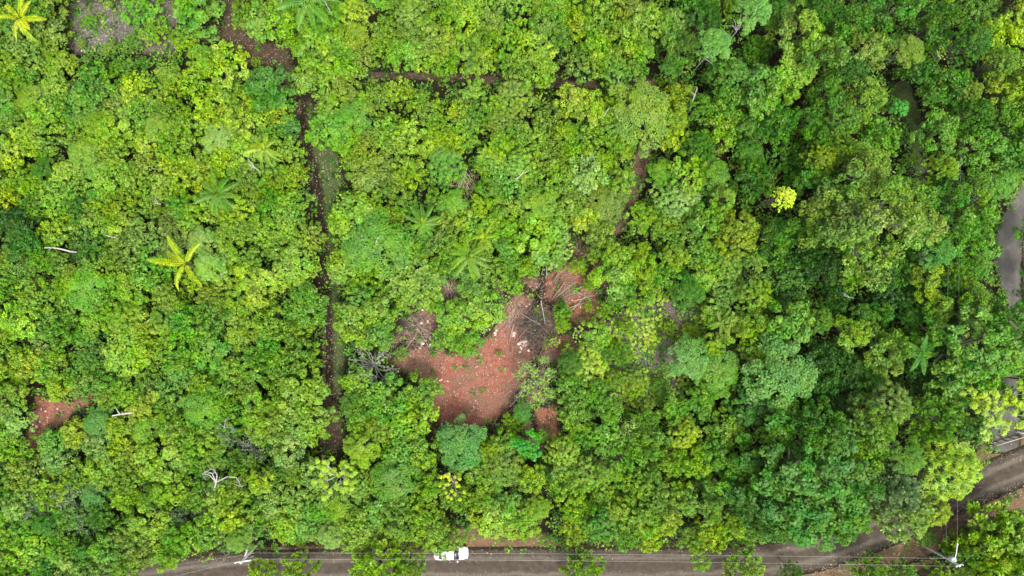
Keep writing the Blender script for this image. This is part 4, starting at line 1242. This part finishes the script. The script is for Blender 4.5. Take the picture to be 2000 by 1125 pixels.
STONES = [stone_mesh(i) for i in range(5)]
NTH = 'first,second,third,fourth,fifth,sixth,seventh,eighth,ninth,tenth,eleventh,twelfth,thirteenth,fourteenth,fifteenth,sixteenth,seventeenth,eighteenth,nineteenth,twentieth'.split(',')
for px, py, sp, n, smin, smax, where in ((1018, 668, 13, 20, .14, .36, 'the bright heap below the dark twigs'), (966, 652, 12, 8, .10, .25, 'the scatter left of the bright heap'), (836, 664, 9, 6, .14, .34, 'the scatter at the left edge of the clearing'),
                                         (866, 826, 7, 5, .12, .28, 'the small heap at the bottom of the clearing'), (822, 632, 16, 9, .10, .25, 'the brush on the left of the clearing'), (1034, 596, 10, 6, .1, .2, 'the soil above the dark twigs'),
                                         (862, 738, 8, 5, .1, .2, 'the left margin of the open red earth'), (66, 830, 12, 9, .1, .26, 'the small red soil patch at the left'), (92, 806, 14, 8, .1, .22, 'the upper end of the small red patch'), (1130, 588, 8, 3, .1, .22, 'the small red bare spot'),
                                         (1250, 700, 30, 6, .08, .16, 'the mauve litter patch'), (200, 70, 26, 9, .09, .2, 'the grey opening at the top left')):
    rng = np.random.default_rng(px)
    sizes = np.sort(rng.uniform(smin, smax, n))[::-1]
    for i, s in enumerate(sizes):
        x, y, _ = W(px + rng.normal(0, sp), py + rng.normal(0, sp), 0)
        o = link('stone', STONES[rng.integers(5)], None, (x, y, .005))
        o.scale = (s, s * rng.uniform(.7, 1), s * .8)
        o.rotation_euler = (rng.normal(0, .1), rng.normal(0, .1), rng.uniform(0, 6.28))
        tag(o, ('largest' if i == 0 else NTH[i] + ' largest') + ' pale stone in ' + where, 'stone', 'stones in ' + where)


# ------------------------------------------------------------------ grass and herbs (uncountable)
def grass():
    rng = np.random.default_rng(4)
    N = 60000
    P = np.stack([rng.uniform(130, 2040, N), rng.uniform(-10, 1150, N)], 1)
    on = np.zeros(N, bool)
    xv = np.interp(P[:, 1], [195, 260, 330, 420, 520, 640, 760, 885], [606, 622, 640, 640, 646, 654, 652, 656])
    on |= (poly_sd(P, VPATH) < 4) & (P[:, 0] > xv + rng.normal(0, 7, N))
    on |= (poly_sd(P, RPATH) < 0)
    on |= (poly_sd(P, TOPGREY) < -2) & (np.sin(P[:, 0] * .09) + np.sin(P[:, 1] * .11 + 1) > .5)
    on |= (poly_sd(P, VERGE) < 0) & (line_d(P, ROADC) > ROADW + 2) & (np.sin(P[:, 0] * .035) + np.sin(P[:, 1] * .06 + P[:, 0] * .01) > .75)
    on |= (poly_sd(P, [(1995, 500), (2060, 430), (2060, 640), (1992, 610)]) < 0)
    # brackets of grass in the clearing's lower part
    on |= (poly_sd(P, CLEAR) < 0) & (np.hypot(P[:, 0] - 920, (P[:, 1] - 835) * 1.3) < 45) & (rng.random(N) < .6)
    P = P[on]
    n, k = len(P), 4
    b = Buf()
    c = np.repeat(np.stack([(P[:, 0] - 1000) * S, (562.5 - P[:, 1]) * S, np.full(n, .05)], 1), k, 0) + rng.normal(0, .05, (n * k, 3)) * [1, 1, 0]
    a = rng.uniform(0, 6.28, n * k)
    D = np.stack([np.cos(a), np.sin(a), rng.uniform(.3, 1.2, n * k)], 1)
    b.leaves(c, UP + rng.normal(0, .3, (n * k, 3)), rng.uniform(.16, .34, n * k), .05, rng, D, .3, .05, np.clip(.4 + rng.normal(0, .2, n * k), 0, 1), .45, 0.0)
    V, Q, T, U = b.arrays()
    pal = np.array([np.array(lin(*c_)) * .17 for c_ in ((96, 140, 50), (80, 128, 48), (120, 140, 80))])
    o = link('grass', mesh('grass', V, Q, LEAF_MASS, T, U, np.repeat(pal[rng.integers(0, 3, n)], k * 4, 0)))
    tag(o, 'short grass growing on the footpath, the verge and in the openings', 'grass', kind='stuff')
    # yellow-green creeping herb on the mauve patch
    N = 1500
    P = np.stack([rng.uniform(1180, 1390, N), rng.uniform(580, 800, N)], 1)
    dens = np.sin(P[:, 0] * .055 + 2) + np.sin(P[:, 1] * .06) + np.sin((P[:, 0] + P[:, 1]) * .031)
    P = P[(poly_sd(P, MAUVE) < 12) & (dens > -.3 + rng.normal(0, .5, N))]
    n, k = len(P), 8
    b = Buf()
    hz = rng.uniform(.1, .7, n)
    c = np.repeat(np.stack([(P[:, 0] - 1000) * S, (562.5 - P[:, 1]) * S, hz], 1), k, 0)
    a = np.tile(np.linspace(0, 6.28, k, endpoint=False), n) + rng.normal(0, .2, n * k)
    D = np.stack([np.cos(a), np.sin(a), rng.uniform(0, .4, n * k)], 1)
    b.leaves(c, UP + rng.normal(0, .2, (n * k, 3)), rng.uniform(.2, .34, n * k), .2, rng, D, .2, .1, np.clip(np.repeat(rng.uniform(.4, .8, n), k) + rng.normal(0, .1, n * k), 0, 1), .6, 0.0)
    V, Q, T, U = b.arrays()
    o = link('yellow_creeper', mesh('yellow_creeper', V, Q, LEAF_MASS, T, U, np.array(lin(*TINT['Y'])) * GAIN))
    tag(o, 'yellow-green creeping herb spreading over the mauve litter patch', 'creeper', kind='stuff')


grass()


# ------------------------------------------------------------------ the car
def car(px, py, rz):
    x, y, _ = W(px, py, .9)
    root = link('car', None, None, (x, y, .05))
    root.rotation_euler = (0, 0, rz)
    tag(root, 'white sedan half under leafy branches on the gravel road', 'car')

    def loft(name, st, mat, parent, k=20, p=3.2, base=True):
        V, Q = [], []
        for sx, hw, z0, z1, yo in st:
            for j in range(k):
                a = 2 * math.pi * j / k
                c, s = math.cos(a), math.sin(a)
                V.append((sx, hw * math.copysign(abs(c) ** (2 / p), c), (z0 + z1) / 2 + (z1 - z0) / 2 * math.copysign(abs(s) ** (2 / p), s)))
        n = len(st)
        for i in range(n - 1):
            for j in range(k):
                l = (j + 1) % k
                Q.append((i * k + j, i * k + l, (i + 1) * k + l, (i + 1) * k + j))
        for i in (0, n - 1):
            m = i * k
            for j in range(1, k // 2):
                Q.append((m + j - 1, m + j, m + k - 1 - j, m + (k - j) % k))
        return link(name, mesh(name, V, Q, mat, smooth=True), parent)
    # nose points to +x
    loft('body', [(-2.28, .62, .45, .78, 0), (-2.2, .78, .34, .92, 0), (-2.0, .86, .26, 1.0, 0), (-1.5, .90, .22, 1.03, 0), (-.6, .91, .2, 1.0, 0), (.6, .91, .2, .98, 0), (1.2, .90, .22, .94, 0), (1.7, .87, .24, .86, 0), (2.05, .78, .28, .78, 0), (2.24, .60, .36, .66, 0), (2.3, .4, .42, .58, 0)], M['white_paint'], root)
    loft('roof', [(-1.25, .55, 1.0, 1.36, 0), (-1.0, .60, 1.0, 1.45, 0), (-.4, .64, 1.0, 1.49, 0), (.2, .62, 1.0, 1.46, 0), (.42, .58, 1.0, 1.40, 0)], M['white_paint'], root, p=3.6)

    def quad(name, pts, mat, th=.012):
        pts = np.array(pts, float)
        n = np.cross(pts[1] - pts[0], pts[3] - pts[0])
        n = n / np.linalg.norm(n) * th
        if n[2] < 0:
            n = -n
        b = Buf()
        b.add(np.vstack([pts, pts + n]), [(0, 3, 2, 1), (4, 5, 6, 7), (0, 1, 5, 4), (1, 2, 6, 5), (2, 3, 7, 6), (3, 0, 4, 7)])
        return link(name, b.mesh(name, mat, attrs=False), root)
    quad('windscreen', [(1.08, -.74, .985), (1.08, .74, .985), (.40, .60, 1.40), (.40, -.60, 1.40)], M['glass'])
    quad('rear_window', [(-1.62, .62, 1.05), (-1.62, -.62, 1.05), (-1.25, -.54, 1.36), (-1.25, .54, 1.36)], M['glass'])
    for s in (-1, 1):
        quad('side_window', [(.60, s * .78, 1.0), (-1.2, s * .78, 1.03), (-1.0, s * .64, 1.40), (.25, s * .64, 1.40)], M['glass'])
        bb = Buf()
        bb.box((.86, s * 1.0, 1.02), (.14, .22, .14), 0)
        link('mirror', bb.mesh('mirror', M['white_paint'], attrs=False), root)
        bb = Buf()
        bb.box((2.06, s * .60, .70), (.26, .24, .10), -s * .35)
        link('headlight', bb.mesh('headlight', M['lamp'], attrs=False), root)
        bb = Buf()
        bb.box((-2.16, s * .62, .84), (.14, .26, .12), s * .25)
        link('tail_light', bb.mesh('tail_light', M['red_lamp'], attrs=False), root)
        bb = Buf()
        bb.box((-.25, s * .905, .86), (.2, .03, .035))
        link('door_handle', bb.mesh('door_handle', M['rim'], attrs=False), root)
        for wx in (-1.38, 1.42):
            w = link('wheel', None, root, (wx, s * .83, .31))
            tb = Buf()
            th = np.linspace(0, 2 * math.pi, 21)
            tb.tube(np.stack([np.cos(th) * .235, th * 0, np.sin(th) * .235], 1), .085, 8)
            link('tyre', tb.mesh('tyre', M['rubber'], smooth=True, attrs=False), w)
            rb = Buf()
            for q in range(5):
                a = q * 1.2566
                rb.box((math.cos(a) * .1, s * .05, math.sin(a) * .1), (.05, .03, .05))
            rb.tube([(0, -.06, 0), (0, .06, 0)], [.19, .19], 12)
            link('rim', rb.mesh('rim', M['rim'], attrs=False), w)


car(881, 1081.5, math.radians(1))


# ------------------------------------------------------------------ utility poles, wires, gate
def utility_pole(base, top, label, arm=None, transformer=False, bracket=None):
    h = 7.6
    x, y, _ = W(*base, 0)
    tx, ty, tz = W(*top, h)
    root = link('utility_pole', None, None, (x, y, 0))
    tag(root, label, 'utility pole')
    tx, ty = tx - x, ty - y
    b = Buf()
    t = np.linspace(0, 1, 5)
    b.tube(np.stack([tx * t, ty * t, -.2 + (h + .2) * t], 1), np.linspace(.17, .11, 5), 8)
    b.box((tx, ty, h), (.2, .2, .06))
    link('pole', b.mesh('pole', M['concrete'], attrs=False), root)
    if arm:
        a, c = np.array(W(*arm[0], h - .25)) - (x, y, 0), np.array(W(*arm[1], h - .25)) - (x, y, 0)
        b = Buf()
        d = c - a
        b.box((a + c) / 2, (np.linalg.norm(d[:2]), .12, .12), math.atan2(d[1], d[0]))
        ao = link('crossarm', b.mesh('crossarm', M['galv'], attrs=False), root)
        for k in (.06, .94):
            p = a + d * k
            bb = Buf()
            bb.tube([p + (0, 0, .05), p + (0, 0, .14), p + (0, 0, .2), p + (0, 0, .3)], [.05, .1, .07, .05], 8)
            link('insulator', bb.mesh('insulator', M['porcelain'], attrs=False), ao)
    b = Buf()
    b.tube([(tx, ty, h + .03), (tx, ty, h + .2), (tx, ty, h + .3)], [.12, .14, .05], 8)
    link('insulator', b.mesh('insulator', M['porcelain'], attrs=False), root)
    if transformer:
        p = np.array(W(*transformer, 6.2)) - (x, y, 0)
        b = Buf()
        b.tube([p + (0, 0, -.5), p + (0, 0, -.45), p + (0, 0, .4), p + (0, 0, .46), p + (0, 0, .47)], [.26, .34, .34, .28, .01], 14)
        t_ = link('transformer', b.mesh('transformer', M['galv'], smooth=False, attrs=False), root)
        bb = Buf()
        for s in (-.14, .14):
            bb.tube([p + (s, 0, .46), p + (s, 0, .6), p + (s, 0, .72)], [.06, .08, .03], 6)
        link('bushing', bb.mesh('bushing', M['porcelain'], attrs=False), t_)
        bb = Buf()
        bb.box((p + np.array([tx * .8, ty * .8, p[2]])) / 2, (.6, .08, .08), math.atan2(ty * .8 - p[1], tx * .8 - p[0]))
        link('hanger', bb.mesh('hanger', M['galv'], attrs=False), t_)
    if bracket:
        p = np.array(W(*bracket, 6.8)) - (x, y, 0)
        q = np.array([tx * .88, ty * .88, 6.6])
        b = Buf()
        b.tube([q, (p + q) / 2 + (0, 0, .1), p], [.06, .05, .05], 6)
        b.box(p, (.16, .3, .12))
        link('bracket', b.mesh('bracket', M['galv'], attrs=False), root)
    return root


utility_pole((508, 1057), (471, 1098), 'pale concrete utility pole leaning over the road at the lower left', ((458, 1099), (490, 1094)))
utility_pole((1803, 1065), (1873, 1104), 'concrete utility pole with grey transformer by the road bend', ((1866, 1106), (1880, 1102)), (1860, 1091), (1870, 1063))


def wire(a, b, za, zb, sag, label, n=16, r=.013):
    A, B = np.array(W(*a, za)), np.array(W(*b, zb))
    t = np.linspace(0, 1, n)[:, None]
    p = A * (1 - t) + B * t - UP * sag * 4 * t * (1 - t)
    bb = Buf()
    bb.tube(p - p[0], r, 4)
    o = link('power_line', bb.mesh('power_line', M['wire'], attrs=False), None, tuple(p[0]))
    tag(o, label, 'wire', 'overhead wires along the road')


wire((489, 1092), (1866, 1106), 7.5, 7.5, .5, 'lower overhead wire running along the road between the two poles', 30)
wire((484, 1080), (1862, 1091), 6.9, 6.9, .5, 'upper overhead wire running along the road between the two poles', 30)
wire((458, 1098), (300, 1136), 7.5, 7.4, .1, 'lower wire leaving the left pole towards the bottom edge')
wire((480, 1084), (340, 1104), 6.9, 6.8, .1, 'upper wire leaving the left pole towards the bottom edge')
wire((1870, 1063), (1877, 300), 6.8, 8.6, .2, 'right of two thin wires rising above the trees from the transformer pole', 24, .008)
wire((1848, 1063), (1854, 420), 6.6, 8.6, .2, 'left of two thin wires rising above the trees from the transformer pole', 24, .008)
wire((1874, 1104), (2040, 985), 7.6, 7.6, .2, 'wire crossing the bright tufted trees at the lower right corner')


def gate():
    z = 1.5
    A, B = np.array(W(1930, 866, 0)), np.array(W(1996, 846, 0))
    root = link('gate', None, None, tuple(A))
    tag(root, 'tan steel gate with dark uprights across the driveway mouth', 'gate')
    d = B - A
    L = np.linalg.norm(d)
    a = math.atan2(d[1], d[0])
    root.rotation_euler = (0, 0, a)
    for zz, nm in ((.12, 'rail'), (1.46, 'rail')):
        b = Buf()
        b.box((L / 2, 0, zz), (L, .07, .08))
        link(nm, b.mesh(nm, M['tan' if zz > 1 else 'darkmetal'], attrs=False), root)
    for i in range(6):
        b = Buf()
        b.box((L * i / 5, .003, .79), (.09, .09, 1.25))
        link('upright', b.mesh('upright', M['darkmetal'], attrs=False), root)
    p = W(1987, 843, 0)
    r = link('gate_post', None, None, p)
    tag(r, 'white painted gate post at the right edge', 'post')
    b = Buf()
    b.tube([(0, 0, -.1), (0, 0, 1.75), (0, 0, 1.8)], [.11, .11, .06], 8)
    link('post', b.mesh('post', M['porcelain'], attrs=False), r)
    b = Buf()
    b.tube([(0, 0, 1.8), (0, 0, 1.86), (0, 0, 2.05), (0, 0, 2.12)], [.1, .18, .18, .02], 10)
    link('cap', b.mesh('cap', M['porcelain'], attrs=False), r)


gate()

# ------------------------------------------------------------------ labels for the trees and shrubs
LANDMARK = [('the white car', 880, 1081), ('the red clearing', 930, 740), ('the dark twig heap', 1040, 640), ('the lower left pole', 480, 1090), ('the transformer pole', 1850, 1095),
            ('the small red soil patch', 95, 820), ('the grey opening', 200, 65), ('the dead white tree', 425, 930), ('the giant olive tree', 1735, 430), ('the round yellow crown', 1527, 388), ('the grey driveway', 1965, 500),
            ('the cutline corner', 1290, 165), ('the grassy track', 1785, 260), ('the steel gate', 1965, 858), ('the widest deep green crown', 1585, 945), ('the footpath top end', 600, 215), ('the footpath bottom end', 645, 870), ('the footpath middle', 640, 520),
            ('the spread yellow palm', 360, 515), ('the green palm', 425, 380), ('the mauve litter patch', 1270, 690), ('the big pale dome tree', 1530, 735), ('the corner yellow palm', 38, 38), ('the cutline middle', 900, 150), ('the large olive palm', 915, 500),
            ('the pale-trunked tree', 1410, 92), ('the central dead brush', 910, 362), ('the feathery olive crown', 1256, 222), ('the yellow-tipped star tree', 1868, 925), ('the leftmost dead trunk', 110, 487)]
SPEC = {(1735, 430): 'giant spreading olive tree with yellowish tips and grey limbs', (1945, 790): 'open tree with bright yellow leaf discs above the driveway', (655, 930): 'open yellow-green tree with pale branches at the footpath bottom end',
        (880, 945): 'small open tree with bright yellow leaf discs up from the car', (1530, 735): 'big pale feathery dome tree right of the clearing', (1585, 945): 'widest deep green domed tree beside the road bend', (1527, 388): 'small round bright yellow crown among the dark trees',
        (1757, 210): 'small emerald tree standing on the grassy track', (1830, 108): 'tiny bright yellow-green leaf whorl high in the upper right trees', (1256, 222): 'feathery olive crown by the cutline corner', (1862, 918): 'yellow-tipped tree with spiky leaf stars above the road',
        (1050, 745): 'twiggy pale shrub with few leaves on the clearing edge', (1030, 872): 'bright emerald lobed tree below the red clearing', (1466, 30): 'upper of two pale-trunked feathery trees at the top', (1394, 92): 'lower of two pale-trunked feathery trees at the top',
        (1915, 690): 'large mid-green domed tree over the driveway', (1775, 1010): 'pale tufted tree leaning over the road bend', (1752, 962): 'grey-green tufted tree above the road bend', (735, 1112): 'larger tufted tree on the near roadside left of the car'}
ORD = 'nearest,second,third,fourth,fifth,sixth,seventh,eighth,ninth,tenth,eleventh,twelfth,thirteenth,fourteenth,fifteenth,sixteenth,seventeenth,eighteenth,nineteenth,twentieth'.split(',')
KN = {'tree': 'tree', 'shrub': 'shrub', 'dead_shrub': 'leafless shrub'}
SPW = {'scrub': 'bushy', 'broad': 'leafy', 'lobed': 'lobed', 'fine': 'feathery', 'dense': 'domed', 'tuft': 'tufted', 'star': 'spiky-leaved', 'giant': 'giant', 'umbrella': 'open', 'twiggy': 'twiggy', 'bare': 'grey'}


def label_plants():
    buckets = {}
    for p in PLANTS:
        o = p.get('obj')
        if o is None:
            continue
        o['category'] = 'shrub' if p['kind'] == 'dead_shrub' else p['kind']
        o['group'] = {'tree': 'trees of the wood', 'shrub': 'shrubs of the scrub', 'dead_shrub': 'leafless grey shrubs'}[p['kind']]
        key = (int(round(p['px'])), int(round(p['py'])))
        if key in SPEC and not p.get('auto'):
            o['label'] = SPEC[key]
            continue
        ds = [(math.hypot(p['px'] - l[1], p['py'] - l[2]), l) for l in LANDMARK]
        dd, lm = min(ds, key=lambda q: q[0])
        a = math.degrees(math.atan2(-(p['py'] - lm[2]), p['px'] - lm[1])) % 360
        dr = ('right of', 'up-right of', 'above', 'up-left of', 'left of', 'down-left of', 'below', 'down-right of')[int(((a + 22.5) % 360) // 45)]
        cn = 'grey' if p['kind'] == 'dead_shrub' else TNAME[p['c']]
        buckets.setdefault((lm[0], dr, cn, p['kind'], SPW[p['sp']]), []).append((dd, p))
    for (lm, dr, cn, kd, sw), ps in buckets.items():
        ps.sort(key=lambda q: q[0])
        for i, (dd, p) in enumerate(ps):
            w = '' if sw == 'grey' else sw + ' '
            base = f'{cn} {w}{KN[kd]} {dr} {lm}'
            p['obj']['label'] = base if len(ps) == 1 else f'{ORD[min(i, 19)]} {base}, counting outward'


label_plants()
